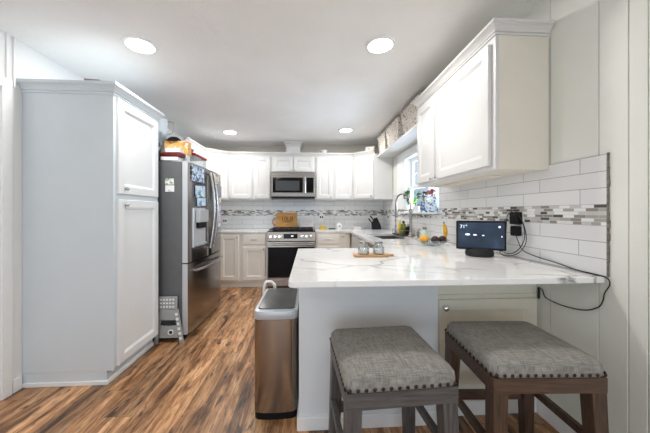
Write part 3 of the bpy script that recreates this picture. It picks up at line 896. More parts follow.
# peninsula base
PX0, PY = -0.056, 1.545
t = thing('peninsula_base', 'pale grey peninsula base under the overhanging quartz counter', 'peninsula', (0, 0, 0))
mk('panel_wall', B().box(PX0, 0.745, PY, 2.255, 0, 0.8845, 0.002, 1), 'peninsula', t)
mk('cabinet_box', B().box(0.7455, 1.3945, 1.63, 2.255, 0.0, 0.8845, 0.001, 1), 'antique_cream', t)
mk('face_frame', B().box(0.7455, 1.3945, 1.605, 1.6295, 0.0, 0.8845, 0.002, 1), 'antique_cream', t)
o = mk('door', door_mesh(0.768, 1.376, 0.11, 0.698, 1.6045, 0.02, 0.062), 'antique_cream', t)
mk('knob', B().lathe([(0.006, 1.584), (0.006, 1.572), (0.016, 1.564), (0.016, 1.556), (0.01, 1.551), (0, 1.550)], (0.802, 0, 0.655), 16, 'Y'), 'chrome', o, 40)
mk('apron_rail', B().box(0.7455, 1.3945, 1.596, 1.6048, 0.708, 0.726, 0.002), 'antique_cream', t)
b = B(); b.box(PX0 - 0.011, 0.745, PY - 0.011, PY - 0.0005, 0, 0.075, 0.003); b.box(PX0 - 0.011, PX0 - 0.0005, PY, 2.24, 0, 0.075, 0.003); b.box(0.7455, 1.3945, 1.594, 1.6045, 0, 0.085, 0.003)
mk('baseboard', b, 'trim', t)

# countertop: back run (right of range), window run with sink opening and peninsula, one slab
CZ0, CZ1 = 0.886, 0.914
SX0, SX1, SY0, SY1 = 0.83, 1.20, 3.07, 3.80
PNX, PNY0, PNY1, INX = -0.092, 1.212, 2.315, 0.655
b = B()
def slab(x0, x1, y0, y1): b.box(x0, x1, y0, y1, CZ0, CZ1)
cr = 0.025
poly = [(PNX + cr, PNY0), (1.3865, PNY0), (1.3865, PNY1), (PNX, PNY1), (PNX, PNY0 + cr), (PNX + cr * 0.29, PNY0 + cr * 0.29)]
b.prism(poly, CZ0, CZ1, 'Z', 0.003)
slab(INX, 1.3865, PNY1, SY0); slab(INX, SX0, SY0, SY1); slab(SX1, 1.3865, SY0, SY1); slab(INX, 1.3865, SY1, 4.465)
b.prism([(0.104, 4.465), (0.56, 4.465), (INX, 4.36), (INX, 4.465 + 0.0), (1.3865, 4.465), (1.3865, 5.0815), (0.104, 5.0815)], CZ0, CZ1)
ct = one('countertop', b, 'quartz', 'white veined quartz counter from the peninsula round to the range', 'countertop')
one('countertop', B().box(-1.992, -0.664, 4.465, 5.0815, CZ0, CZ1, 0.003), 'quartz', 'white quartz counter section left of the range', 'countertop')

# sink
t = thing('kitchen_sink', 'stainless undermount sink in the counter below the window', 'sink', ((SX0 + SX1) / 2, (SY0 + SY1) / 2, 0.70))
hx, hy = (SX1 - SX0) / 2 + 0.004, (SY1 - SY0) / 2 + 0.004
b = B()
b.box(-hx, hx, -hy, hy, 0.0, 0.004); b.box(-hx - 0.004, -hx, -hy, hy, 0, 0.185); b.box(hx, hx + 0.004, -hy, hy, 0, 0.185); b.box(-hx, hx, -hy - 0.004, -hy, 0, 0.185); b.box(-hx, hx, hy, hy + 0.004, 0, 0.185)
mk('basin', b, 'sink_steel', t)
mk('drain', B().lathe([(0.045, 0.0042), (0.045, 0.008), (0.03, 0.0075), (0.0, 0.006)], seg=24), 'chrome', t, 40)
# faucet
t = thing('kitchen_faucet', 'tall brushed nickel pull-down faucet with arched hose behind the sink', 'faucet', (1.245, 3.30, 0.9145))
mk('base', B().lathe([(0.034, 0), (0.034, 0.012), (0.026, 0.02), (0.024, 0.05), (0.017, 0.06)], seg=20), 'copper_grey', t, 40)
mk('riser', B().lathe([(0.017, 0.055), (0.017, 0.30), (0.022, 0.305), (0.022, 0.345), (0.015, 0.35)], seg=16), 'copper_grey', t, 40)
arc = [(0, 0, 0.345), (0.0, 0.02, 0.43), (-0.02, 0.06, 0.505), (-0.055, 0.13, 0.535), (-0.09, 0.20, 0.515), (-0.105, 0.235, 0.45), (-0.105, 0.24, 0.40)]
mk('spring_spout', B().tube(arc, 0.011, 10, 8), 'copper_grey', t, 40)
mk('spray_head', B().lathe([(0.012, 0.44), (0.015, 0.40), (0.016, 0.30), (0.021, 0.25), (0.020, 0.235), (0.0, 0.235)], (-0.105, 0.24, 0), 16), 'dark_nickel', t, 40)
mk('docking_arm', B().tube([(0, 0, 0.325), (-0.05, 0.11, 0.325), (-0.088, 0.205, 0.325)], 0.006, 8), 'copper_grey', t, 40)
mk('lever', B().tube([(0.018, -0.01, 0.035), (0.05, -0.045, 0.055), (0.075, -0.085, 0.105)], 0.006, 8, 4), 'copper_grey', t, 40)

# dish caddy and bottles near the faucet
t = thing('wire_sink_caddy', 'dark wire sink caddy with tall post behind the sink', 'caddy', (1.27, 3.60, 0.9145))
b = B()
for z in (0.012, 0.07): b.tube([(-0.10, -0.20, z), (0.06, -0.20, z), (0.06, 0.20, z), (-0.10, 0.20, z), (-0.10, -0.20, z)], 0.004, 6)
for y in (-0.2, -0.1, 0, 0.1, 0.2):
    for x in (-0.10, 0.06): b.tube([(x, y, 0.0), (x, y, 0.07)], 0.003, 6)
mk('wire_rim', b, 'dark_nickel', t, 40)
mk('tray_base', B().box(-0.105, 0.065, -0.205, 0.205, 0.0005, 0.012, 0.003), 'black', t)
b = B(); b.tube([(-0.05, 0.215, 0.0), (-0.05, 0.215, 0.42)], 0.007, 8)
for z in (0.04, 0.11, 0.19, 0.34): b.sphere((-0.05, 0.215, z), 0.015, 10)
mk('post', b, 'dark_nickel', t, 40)
def bottle(name, label, loc, prof, m, capm, cap, group=None):
    t = thing(name, label, 'bottle', loc, 0, group)
    mk('bottle_body', B().lathe(prof, seg=18), m, t, 40)
    mk('cap', B().lathe(cap, seg=14), capm, t, 40)
    return t
bottle('soap_bottle', 'olive green dish soap bottle in the sink caddy', (1.23, 3.52, 0.927), [(0.038, 0), (0.04, 0.01), (0.04, 0.10), (0.03, 0.13), (0.014, 0.145)], 'olive', 'black', [(0.015, 0.145), (0.015, 0.175), (0, 0.177)])
bottle('oil_bottle', 'slim yellow bottle standing in the sink caddy', (1.23, 3.66, 0.927), [(0.024, 0), (0.026, 0.01), (0.026, 0.12), (0.011, 0.16), (0.011, 0.18)], 'yellow', 'paper', [(0.013, 0.18), (0.013, 0.205), (0, 0.207)])
bottle('scrub_brush_bottle', 'short black bottle at the near end of the sink caddy', (1.26, 3.44, 0.927), [(0.026, 0), (0.03, 0.01), (0.03, 0.08), (0.015, 0.11)], 'black', 'dark_nickel', [(0.01, 0.11), (0.01, 0.14), (0, 0.141)])
bottle('hand_soap_bottle', 'pale green bottle with grey cap between faucet and fruit', (1.31, 3.05, 0.9145), [(0.034, 0), (0.036, 0.008), (0.036, 0.085), (0.020, 0.105)], 'soap', 'dark_nickel', [(0.022, 0.105), (0.022, 0.135), (0, 0.137)])
one('soap_dispenser', B().lathe([(0.02, 0), (0.02, 0.004), (0.012, 0.01), (0.012, 0.06), (0.016, 0.062), (0.016, 0.075), (0, 0.078)], seg=14), 'dark_nickel', 'small dark soap dispenser on the counter right of the faucet', 'dispenser', (1.285, 3.17, 0.9145), smooth=40)

# ------------------------------------------------------------------ window sill plants and pots
SZ = 1.2165
def leafpatch(b, stem0, tip, w, droop=0.0):
    s = Vector(stem0); e = Vector(tip); d = (e - s)
    side = d.cross(Vector((0.3, 0.2, 1))).normalized()
    nrm = side.cross(d).normalized()
    n = 6; rows = []
    for i in range(n + 1):
        t_ = i / n
        c = s + d * t_ + Vector((0, 0, -droop * t_ * t_)) + nrm * 0.0
        ww = w * math.sin(PI * min(0.98, t_ * 0.92 + 0.06)) ** 0.8
        rows.append([b.bm.verts.new(c - side * ww + nrm * ww * 0.25), b.bm.verts.new(c), b.bm.verts.new(c + side * ww + nrm * ww * 0.25)])
    th = nrm * 0.0012
    for A, C in zip(rows, rows[1:]):
        b.bm.faces.new((A[0], A[1], C[1], C[0])); b.bm.faces.new((A[1], A[2], C[2], C[1]))
def solidify(o, t=0.0012):
    m = o.modifiers.new('thick', 'SOLIDIFY'); m.thickness = t
    return o
def potted(name, label, loc, prof, potm, leaves, m, top, group='plants and pots on the window sill', stemm='leafless'):
    t = thing(name, label, 'potted plant', loc, 0, group)
    mk('pot', B().lathe(prof, seg=24), potm, t, 40)
    mk('soil', B().lathe([(0, top - 0.012), (prof[-1][0] * 0.9 if prof[-1][0] > 0.01 else prof[-2][0] * 0.85, top - 0.010), (0, top - 0.006)], seg=18), 'soil', t)
    b = B(); st = B()
    for (base, mid, tip, w) in leaves:
        st.tube([base, mid], 0.0025, 6)
        leafpatch(b, mid, tip, w, 0.02)
    o = mk('foliage', b, m, t, fixn=False); solidify(o)
    mk('stem', st, stemm, t, 40)
    return t
rn = random.Random(3)
def leafset(n, z0, h0, h1, spread, ln, w):
    L = []
    for i in range(n):
        a = rn.uniform(0, 2 * PI); r = rn.uniform(0.1, 0.55) * spread; z = rn.uniform(h0, h1)
        mid = (math.cos(a) * r * 0.25 - 0.02, math.sin(a) * r * 1.1, z)
        tip = (math.cos(a) * (r + ln) * 0.22 - 0.03, math.sin(a) * (r + ln), z + rn.uniform(-0.02, 0.05))
        L.append(((0, 0, z0), mid, tip, w * rn.uniform(0.8, 1.2)))
    return L
potted('potted_plant', 'leafy green plant in a white pot at the far end of the window sill', (1.42, 3.85, SZ), [(0.04, 0), (0.045, 0.0), (0.06, 0.10), (0.06, 0.105), (0.053, 0.105), (0.05, 0.09)], 'ceramic', leafset(16, 0.09, 0.14, 0.29, 0.10, 0.09, 0.03), 'leaf', 0.10)
potted('potted_plant', 'bright green sprout in a small white cup on the window sill', (1.41, 3.56, SZ), [(0.028, 0), (0.034, 0.0), (0.042, 0.075), (0.042, 0.078), (0.037, 0.078), (0.036, 0.07)], 'ceramic', leafset(7, 0.07, 0.12, 0.19, 0.06, 0.07, 0.026), 'leaf_light', 0.075)
potted('potted_plant', 'dark leaved plant in a dark blue patterned pot on the window sill', (1.405, 3.27, SZ), [(0.038, 0), (0.045, 0.0), (0.058, 0.05), (0.055, 0.10), (0.047, 0.13), (0.042, 0.13), (0.045, 0.11)], 'blue_dark', leafset(9, 0.11, 0.17, 0.265, 0.10, 0.12, 0.028), 'leaf_dark', 0.12)
potted('potted_plant', 'reddish leaved plant in a large pale blue and white vase on the sill', (1.405, 3.045, SZ), [(0.05, 0), (0.055, 0.0), (0.088, 0.06), (0.09, 0.10), (0.072, 0.15), (0.058, 0.17), (0.06, 0.18), (0.053, 0.18), (0.052, 0.165)], 'blue_white', leafset(9, 0.15, 0.20, 0.25, 0.08, 0.08, 0.026), 'leaf_red', 0.17)
one('white_mug', B().lathe([(0.03, 0), (0.034, 0.0), (0.038, 0.08), (0.035, 0.08), (0.031, 0.008), (0, 0.008)], seg=20), 'ceramic', 'plain white mug on the window sill between sprout and dark blue pot', 'mug', (1.39, 3.43, SZ), smooth=40)

# ------------------------------------------------------------------ refrigerator (local: front faces -y, rotated to face +X)
FW, FD = 0.995, 0.78
t = thing('refrigerator', 'stainless french door refrigerator with water dispenser next to the pantry', 'refrigerator', (-1.205, 2.685, 0), PI / 2)
mk('cabinet_body', B().box(0, FW, 0, FD, 0.035, 1.70, 0.006), 'fridge_side', t)
for x in (0.06, FW - 0.06):
    for y in (0.05, FD - 0.06): mk('foot', B().lathe([(0.02, 0), (0.02, 0.035), (0, 0.0351)], (x, y, 0), 12), 'black', t)
mk('hinge_cover', B().box(0.02, 0.16, -0.03, 0.10, 1.7005, 1.71, 0.003), 'grey_plastic', t)
def bowed(x0, x1, z0, z1, y0=-0.004, t_=0.058, bulge=0.022, b=None):
    """door slab with a gently bowed front across the whole fridge width"""
    b = b or B(); n = 12
    fr, bk = [], []
    pts = []
    for i in range(n + 1):
        x = x0 + (x1 - x0) * i / n
        u = (x - FW / 2) / (FW / 2)
        y = -t_ - bulge * (1 - u * u)
        if i in (0, n): y += 0.008
        pts.append((x, y))
    poly = pts + [(x1, y0), (x0, y0)]
    b.prism(poly, z0, z1, 'Z')
    return b
def fy(x, t_=0.058, bulge=0.022):
    u = (x - FW / 2) / (FW / 2)
    return -t_ - bulge * (1 - u * u)
ZS = 0.735
dl = mk('door', bowed(0.004, FW / 2 - 0.003, ZS, 1.699), 'fridge_steel', t, 30)
dr = mk('door', bowed(FW / 2 + 0.003, FW - 0.004, ZS, 1.699), 'fridge_steel', t, 30)
fz = mk('freezer_drawer', bowed(0.004, FW - 0.004, 0.055, ZS - 0.012), 'fridge_steel', t, 30)
mk('edge_strip', B().box(0.0005, 0.0038, -0.052, -0.004, ZS, 1.699), 'fridge_edge', dl)
mk('edge_strip', B().box(0.0005, 0.0038, -0.052, -0.004, 0.055, ZS - 0.012), 'fridge_edge', fz)
mk('toe_grille', B().box(0.01, FW - 0.01, -0.02, -0.001, 0.012, 0.05), 'black', t)
def vhandle(x, parent):
    y = fy(x)
    b = B(); pts = []
    for i in range(13):
        u = i / 12; z = 0.82 + u * 0.84
        pts.append((x, y - 0.028 - 0.045 * math.sin(PI * u), z))
    b.tube(pts, 0.014, 10)
    for z, q in ((0.83, 0), (1.65, 0)): b.tube([(x, y + 0.002, z), (x, y - 0.03, z)], 0.012, 8)
    mk('handle', b, 'steel', parent, 50)
vhandle(FW / 2 - 0.048, dl); vhandle(FW / 2 + 0.048, dr)
b = B(); pts = []
for i in range(13):
    u = i / 12; x = 0.10 + u * (FW - 0.20)
    pts.append((x, fy(x) - 0.028 - 0.03 * math.sin(PI * u), 0.645))
b.tube(pts, 0.014, 10)
for x in (0.11, FW - 0.11): b.tube([(x, fy(x) + 0.002, 0.645), (x, fy(x) - 0.03, 0.645)], 0.012, 8)
mk('handle', b, 'steel', fz, 50)
# dispenser on the near door
xa, xb = 0.075, 0.385
yd = fy(0.23) - 0.001
b = B(); b.box(xa, xb, yd - 0.005, yd + 0.012, 0.87, 1.26, 0.004)
disp = mk('dispenser', b, 'fridge_edge', dl)
b = B(); b.box(xa + 0.04, xb - 0.03, yd - 0.05, yd - 0.0055, 1.115, 1.245, 0.006)
mk('dispenser_panel', b, 'grey_plastic', dl)
b = B(); b.box(xa + 0.06, xb - 0.06, yd - 0.03, yd - 0.0055, 1.055, 1.114, 0.004)
mk('dispenser_nozzle', b, 'black', dl)
b = B(); b.box(xa + 0.02, xb - 0.02, yd - 0.03, yd - 0.0055, 0.885, 0.90, 0.003)
mk('drip_tray', b, 'grey_plastic', dl)
# things stuck on the fridge
def stuck(name, label, cat, m, x, z, w, h, rx=0.0, group='papers and magnets on the refrigerator'):
    tl = 0.004
    o = one(name, B().box(-w / 2, w / 2, -tl, 0, -h / 2, h / 2, 0.0008, 1), m, label, cat, group=group)
    yy = fy(x) - 0.0055
    slope = math.atan2(fy(x + 0.01) - fy(x - 0.01), 0.02)
    c = Matrix.Translation((-1.205, 2.685, 0)) @ Matrix.Rotation(PI / 2, 4, 'Z') @ Matrix.Translation((x, yy, z)) @ Matrix.Rotation(slope, 4, 'Z') @ Matrix.Rotation(rx, 4, 'Y')
    o.matrix_world = c
    o.location, o.rotation_euler = c.to_translation(), c.to_euler()
    return o
stuck('photo_collage', 'blue photo collage high on the near refrigerator door', 'photo', 'photo_blue', 0.185, 1.60, 0.27, 0.15)
stuck('photo_print', 'pale blue photo print just above the water dispenser', 'photo', 'photo_blue2', 0.235, 1.43, 0.22, 0.12, -0.05)
stuck('photo_print', 'dark figure photo print tucked onto the top of the dispenser', 'photo', 'photo_blue2', 0.26, 1.325, 0.2, 0.08, -0.05)
stuck('magnet_cluster', 'tan and dark picture magnet near the top of the far refrigerator door', 'magnet', 'magnet_mix', 0.72, 1.62, 0.22, 0.12)
stuck('notepad', 'grey notepad hanging on the far refrigerator door', 'notepad', 'notepad_grey', 0.84, 1.48, 0.22, 0.14)
stuck('photo_strip', 'white and tan picture magnet below the grey notepad', 'magnet', 'magnet_mix', 0.83, 1.36, 0.20, 0.08)
stuck('shopping_list', 'long purple printed list below the magnets on the far refrigerator door', 'list', 'purple_list', 0.81, 1.17, 0.20, 0.27)
one('photo_print', B().box(-0.04, 0.04, -0.003, 0, -0.028, 0.028, 0.0006, 1), 'photo_green', 'small green landscape photo on the grey side of the refrigerator', 'photo', (-1.318, 2.6845, 1.508), group='papers and magnets on the refrigerator')
one('sketch_note', B().box(-0.041, 0.041, -0.004, 0, -0.031, 0.031, 0.0006, 1), 'photo_white', 'small white sketched note below the landscape photo on the refrigerator side', 'note', (-1.315, 2.6845, 1.442), group='papers and magnets on the refrigerator')

# things on top of the fridge
FT = 1.7005
t = thing('plastic_pitcher', 'tall pale blue grey pitcher on top of the refrigerator', 'pitcher', (-1.515, 2.915, FT))
mk('pitcher_body', B().lathe([(0.046, 0), (0.05, 0.01), (0.058, 0.46), (0.06, 0.47), (0.055, 0.47), (0.045, 0.02), (0, 0.015)], seg=22), 'pitcher', t, 40)
mk('handle', B().tube([(0.058, 0.01, 0.45), (0.11, 0.03, 0.44), (0.095, 0.03, 0.34), (0.055, 0.01, 0.32)], 0.003, 8, 5), 'dark_nickel', t, 40)
one('snack_bag', B().box(-0.04, 0.04, -0.04, 0.04, 0, 0.2, 0.018), 'navy_print', 'navy and grey snack bag at the near edge of the refrigerator top', 'bag', (-1.465, 2.74, FT + 0.0005))
one('flat_white_box', B().box(-0.085, 0.075, -0.055, 0.055, 0, 0.036, 0.003), 'paper', 'flat white box below the dark red package on the refrigerator', 'box', (-1.325, 2.755, FT + 0.0105))
one('wrapped_loaf', B().box(-0.10, 0.10, -0.05, 0.05, 0, 0.045, 0.014), 'dark_red', 'dark red wrapped package beneath white carton on the refrigerator', 'package', (-1.315, 2.755, FT + 0.0475))
one('white_carton', B().box(-0.08, 0.06, -0.04, 0.04, 0, 0.042, 0.003), 'paper', 'small white carton on the dark red package', 'carton', (-1.295, 2.755, FT + 0.0935), -0.06)
one('carton_riser', B().box(-0.11, 0.10, -0.04, 0.04, 0, 0.0895, 0.003), 'paper', 'white carton supporting the orange snack box', 'carton', (-1.325, 2.875, FT + 0.0105))
one('snack_box', B().box(-0.115, 0.112, -0.045, 0.045, 0, 0.13, 0.003), 'snack', 'orange printed snack box on top of the refrigerator', 'box', (-1.325, 2.875, FT + 0.1005), 0.03)
t = thing('black_cap', 'black baseball style cap on top of the orange snack box', 'cap', (-1.375, 2.90, FT + 0.231), 0.2)
mk('crown', B().lathe([(0.0, 0.055), (0.035, 0.05), (0.058, 0.032), (0.065, 0.006), (0.063, 0.0), (0, 0.0)], seg=22, squash=(1, 1.2)), 'black', t, 50)
mk('brim', B().prism([(-0.055, -0.065), (0.055, -0.065), (0.048, -0.105), (0.0, -0.12), (-0.048, -0.105)], 0.0, 0.005, 'Z', 0.002), 'black', t)
t = thing('food_container', 'clear food container with red lid on top of the refrigerator', 'container', (-1.31, 3.17, FT + 0.0105))
mk('tub', B().box(-0.10, 0.10, -0.17, 0.17, 0.0, 0.115, 0.012), 'plastic_clear', t)
mk('lid', B().box(-0.107, 0.107, -0.177, 0.177, 0.1155, 0.14, 0.008), 'red', t)
one('dark_bowl', B().lathe([(0.035, 0.0), (0.045, 0.0), (0.075, 0.05), (0.07, 0.052), (0.04, 0.008), (0, 0.008)], seg=22), 'fridge_side', 'dark grey bowl on top of the red lidded container', 'bowl', (-1.33, 3.08, FT + 0.151), smooth=40)

# folded step stool between pantry and fridge
t = thing('folding_step_stool', 'grey folding step stool with white grip dots leaning by the refrigerator', 'step stool', (-1.305, 2.645, 0))
b = B()
b.box(-0.09, 0.075, -0.006, 0.014, 0.31, 0.43, 0.006)
mk('step_top', b, 'stool_plastic', t)
b = B()
for r in range(3):
    for c in range(5):
        b.box(-0.078 + c * 0.028, -0.060 + c * 0.028, -0.0075, -0.0062, 0.33 + r * 0.033, 0.346 + r * 0.033, 0.0004, 1)
mk('grip_dots', b, 'white_dots', t)
b = B()
for s in (-1, 1):
    b.hexa([(s * 0.115 - 0.016, -0.008, 0), (s * 0.115 + 0.016, -0.008, 0), (s * 0.115 + 0.016, 0.016, 0), (s * 0.115 - 0.016, 0.016, 0)],
           [(s * 0.068 - 0.014, -0.008, 0.31), (s * 0.068 + 0.014, -0.008, 0.31), (s * 0.068 + 0.014, 0.016, 0.31), (s * 0.068 - 0.014, 0.016, 0.31)])
b.box(-0.085, 0.085, -0.006, 0.012, 0.045, 0.16, 0.004); b.box(-0.07, 0.07, -0.006, 0.012, 0.21, 0.309, 0.004)
mk('side_frame', b, 'stool_plastic', t)
mk('carry_slot', B().box(-0.05, 0.035, -0.0075, -0.0062, 0.165, 0.205, 0.0006, 1), 'dark_void', t)
mk('latch_ring', B().lathe([(0.026, -0.0062), (0.026, -0.012), (0.022, -0.014), (0, -0.014)], (0.02, 0, 0.10), 18, 'Y'), 'white_dots', t, 40)
mk('latch_button', B().lathe([(0.016, -0.0142), (0.016, -0.017), (0, -0.018)], (0.024, 0, 0.103), 18, 'Y'), 'dark_void', t, 40)
for k in range(6): mk('grip_pad', B().box(0.098 - 0.0075 * k, 0.122 - 0.0075 * k, -0.0098, -0.0085, 0.03 + k * 0.045, 0.055 + k * 0.045), 'white_dots', t)

# ------------------------------------------------------------------ range
RX0, RX1, RYF = -0.657, 0.097, 4.375
t = thing('gas_range', 'stainless gas range with black oven window below the microwave', 'range', (RX0, RYF, 0))
w = RX1 - RX0
mk('range_body', B().box(0.002, w - 0.002, 0.03, 0.69, 0.03, 0.905, 0.002, 1), 'fridge_side', t)
b = B(); b.box(0.0, w, -0.0, 0.0295, 0.185, 0.745, 0.003)
od = mk('oven_door', b, 'steel_h', t)
mk('oven_window', B().box(0.012, w - 0.012, -0.004, -0.0005, 0.19, 0.665, 0.002, 1), 'black_glass', od)
b = B(); b.tube([(0.05, -0.05, 0.708), (w - 0.05, -0.05, 0.708)], 0.014, 12)
for x in (0.07, w - 0.07): b.box(x - 0.014, x + 0.014, -0.05, -0.0005, 0.696, 0.72, 0.003)
mk('handle', b, 'steel_h', od, 40)
mk('warming_drawer', B().box(0, w, 0.0, 0.0295, 0.05, 0.175, 0.004), 'steel_h', t)
b = B(); b.prism([(-0.012, 0.76), (0.0295, 0.76), (0.0295, 0.902), (0.012, 0.902)], 0, w, 'X', 0.003)
cp = mk('control_panel', b, 'steel_h', t)
tilt = Matrix.Rotation(-math.atan2(0.024, 0.142), 3, 'X')
mk('display', B().box(0.255, 0.475, -0.006, -0.0045, 0.80, 0.875, 0.0005, 1), 'black_glass', cp).location = (0, 0.0, 0)
mk('clock_digits', B().box(0.375, 0.41, -0.0075, -0.0065, 0.832, 0.848), 'light_text', cp)
for x in (0.055, 0.125, 0.195, 0.545, 0.615, 0.69):
    o = mk('knob', B().lathe([(0.026, 0.004), (0.026, -0.012), (0.021, -0.016), (0.020, -0.042), (0.016, -0.046), (0, -0.046)], (x, 0, 0.832), 18, 'Y'), 'chrome', cp, 40)
mk('cooktop', B().box(0.0, w, 0.03, 0.69, 0.9055, 0.920, 0.004), 'black_glass', t)
for k in range(3):
    xa = 0.025 + k * 0.236; xb = xa + 0.228
    b = B()
    z0, z1 = 0.9205, 0.948
    for y in (0.07, 0.345, 0.635): b.box(xa, xb, y, y + 0.014, 0.934, z1, 0.003)
    for x in (xa, (xa + xb) / 2 - 0.007, xb - 0.014): b.box(x, x + 0.014, 0.07, 0.649, 0.934, z1, 0.003)
    for y in (0.2, 0.49): b.box(xa, xb, y, y + 0.012, 0.936, z1, 0.003)
    for x in (xa, xb - 0.014):
        for y in (0.07, 0.635): b.box(x, x + 0.014, y, y + 0.014, z0, 0.94)
    mk('grate', b, 'iron', t)
    for y in (0.21, 0.50):
        mk('burner', B().lathe([(0.045, 0.9205), (0.045, 0.928), (0.03, 0.932), (0, 0.932)], ((xa + xb) / 2, y, 0), 18), 'iron', t, 40)

# microwave
t = thing('microwave', 'stainless over-the-range microwave under the short cabinet', 'microwave', (-0.638, 4.69, 1.447))
w = 0.735
mk('case', B().box(0, w, 0.0, 0.39, 0, 0.448, 0.003), 'micro_steel', t)
dd = mk('door', B().box(0.0, 0.55, -0.022, -0.0005, 0.035, 0.448, 0.004), 'micro_steel', t)
mk('window', B().box(0.03, 0.535, -0.026, -0.0225, 0.10, 0.355, 0.0012, 1), 'black_glass', dd)
mk('window_screen', B().box(0.075, 0.475, -0.0275, -0.0262, 0.135, 0.30, 0.0004, 1), 'screen_dark', dd)
b = B(); b.tube([(0.575, -0.055, 0.10), (0.575, -0.055, 0.36)], 0.013, 10)
for z in (0.12, 0.34): b.tube([(0.575, -0.0235, z), (0.575, -0.055, z)], 0.008, 8)
pn = mk('control_panel', B().box(0.5505, w, -0.022, -0.0005, 0.035, 0.448, 0.004), 'micro_steel', t)
mk('handle', b, 'chrome', pn, 40)
mk('keypad', B().box(0.595, w - 0.02, -0.026, -0.0225, 0.10, 0.355, 0.0012, 1), 'black_glass', pn)
mk('vent_grille', B().box(0.0, w, -0.02, -0.0005, 0.0, 0.033, 0.003), 'black', t)

# things on the range and back counter
tl = math.radians(-9)
t = thing('cutting_board', 'honey brown wooden cutting board with loop handle leaning behind the range', 'cutting board', (-0.62, 4.992, 0.9485), rot=(tl, 0, 0))
def ringpoly(cx, cz, r, a0, a1, n):
    return [(cx + r * math.cos(a0 + (a1 - a0) * i / n), cz + r * math.sin(a0 + (a1 - a0) * i / n)) for i in range(n + 1)]
b = B(); b.box(0.03, 0.405, 0, 0.018, 0.0, 0.262, 0.004)
mk('board_face', b, 'board', t)
b = B(); b.tube([(p[0], 0.009, p[1]) for p in ringpoly(0.028, 0.10, 0.068, PI / 2 + 0.05, 1.5 * PI - 0.05, 12)], 0.011, 10)
mk('loop_handle', b, 'board', t, 50)
text('lettering', '10LB', 0.105, 'burnt', t, (0.225, -0.0012, 0.15), (PI / 2, 0, 0))
mk('underline', B().box(0.14, 0.31, -0.0012, -0.0002, 0.09, 0.098), 'burnt', t)
t = thing('lettered_plaque', 'small white plaque with salmon script lines right of the cutting board', 'plaque', (-0.165, 5.03, 0.9485), rot=(math.radians(-7), 0, 0))
mk('plaque_panel', B().box(0, 0.25, 0, 0.010, 0, 0.15, 0.003), 'paper', t)
b = B()
for (x0, x1, z, hh) in ((0.02, 0.23, 0.125, 0.012), (0.05, 0.22, 0.098, 0.016), (0.04, 0.21, 0.07, 0.014), (0.09, 0.17, 0.04, 0.016)):
    pts = []
    n = 26
    for i in range(n + 1): pts.append((x0 + (x1 - x0) * i / n, -0.0015, z + hh * 0.5 * math.sin(i * 1.9)))
    b.tube(pts, 0.0018, 5)
mk('script_lines', b, 'pink_ink', t)
t = thing('yellow_butter_dish', 'small yellow dish on the counter right of the range', 'dish', (0.245, 4.95, 0.9145))
mk('dish', B().lathe([(0.04, 0), (0.045, 0), (0.062, 0.03), (0.058, 0.032), (0.04, 0.006), (0, 0.006)], seg=20), 'yellow', t, 40)
mk('lemon', B().sphere((0, 0, 0.038), 0.03, 14, (1.25, 1, 0.9)), 'yellow', t, 60)
t = thing('napkin_holder', 'black based wire napkin holder on the back counter', 'napkin holder', (0.415, 4.95, 0.9145))
mk('base', B().lathe([(0.06, 0), (0.064, 0.004), (0.06, 0.014), (0.0, 0.016)], seg=20), 'black', t, 40)
mk('wire_loop', B().tube([(-0.036, 0, 0.012), (-0.036, 0, 0.22), (-0.025, 0, 0.245), (0.025, 0, 0.245), (0.036, 0, 0.22), (0.036, 0, 0.012)], 0.0035, 8), 'grey_plastic', t, 40)
t = thing('ceramic_canister', 'small white canister with a dark round mark on the back counter', 'canister', (0.545, 4.95, 0.9145))
mk('canister_body', B().lathe([(0.046, 0), (0.05, 0.004), (0.05, 0.075), (0.035, 0.10), (0.015, 0.112), (0, 0.114)], seg=20), 'ceramic', t, 40)
mk('round_mark', B().lathe([(0.0, -0.0512), (0.015, -0.0505), (0.015, -0.047), (0, -0.046)], (0, 0, 0.05), 14, 'Y'), 'fridge_side', t)
one('butter_dish', B().box(-0.065, 0.065, -0.035, 0.035, 0, 0.035, 0.008), 'ceramic', 'low white covered dish on the counter left of the knife block', 'dish', (0.875, 4.95, 0.9145))
# knife block
t = thing('knife_block', 'black knife block full of knives in the corner by the sink', 'knife block', (1.17, 4.80, 0.9145), -0.25)
b = B(); b.prism([(-0.07, 0.0), (0.10, 0.0), (0.10, 0.06), (0.03, 0.21), (-0.02, 0.195), (-0.07, 0.10)], -0.055, 0.055, 'Y', 0.004)
mk('block', b, 'black', t)
mk('steel_panel', B().box(-0.0735, -0.0705, -0.04, 0.04, 0.004, 0.095), 'chrome', t)
for i in range(4):
    for j in range(2):
        x = -0.062 + j * 0.03; z = 0.115 + j * 0.05; y = -0.036 + i * 0.024
        d = Vector((-0.6, 0, 0.8)); s = Vector((x, y, z)); L = 0.075 + 0.02 * ((i + j) % 2)
        b = B(); b.tube([s - d * 0.005, s + d * L], [0.009, 0.011], 8)
        mk('knife_handle', b, 'black', t, 40)
# outlets
def outlet(label, loc, rz, holes=True):
    t = thing('wall_outlet', label, 'outlet', loc, rz, 'outlets in the tile splash')
    mk('cover_plate', B().box(-0.037, 0.037, -0.005, 0, -0.058, 0.058, 0.002), 'ceramic', t)
    for dx in (-0.018, 0.018) if holes else (0,):
        mk('socket', B().box(dx - 0.011, dx + 0.011, -0.009, -0.0052, -0.02, 0.02, 0.002), 'black', t)
    return t
outlet('white outlet with two black plugs on the back wall right of the range', (0.23, TY - 0.0015, 1.125), 0)
outlet('white outlet on the tiled window wall above the knife block', (TX - 0.0015, 4.72, 1.135), -PI / 2)
outlet('white outlet on the back wall beside the refrigerator', (-1.52, TY - 0.0015, 1.06), 0)

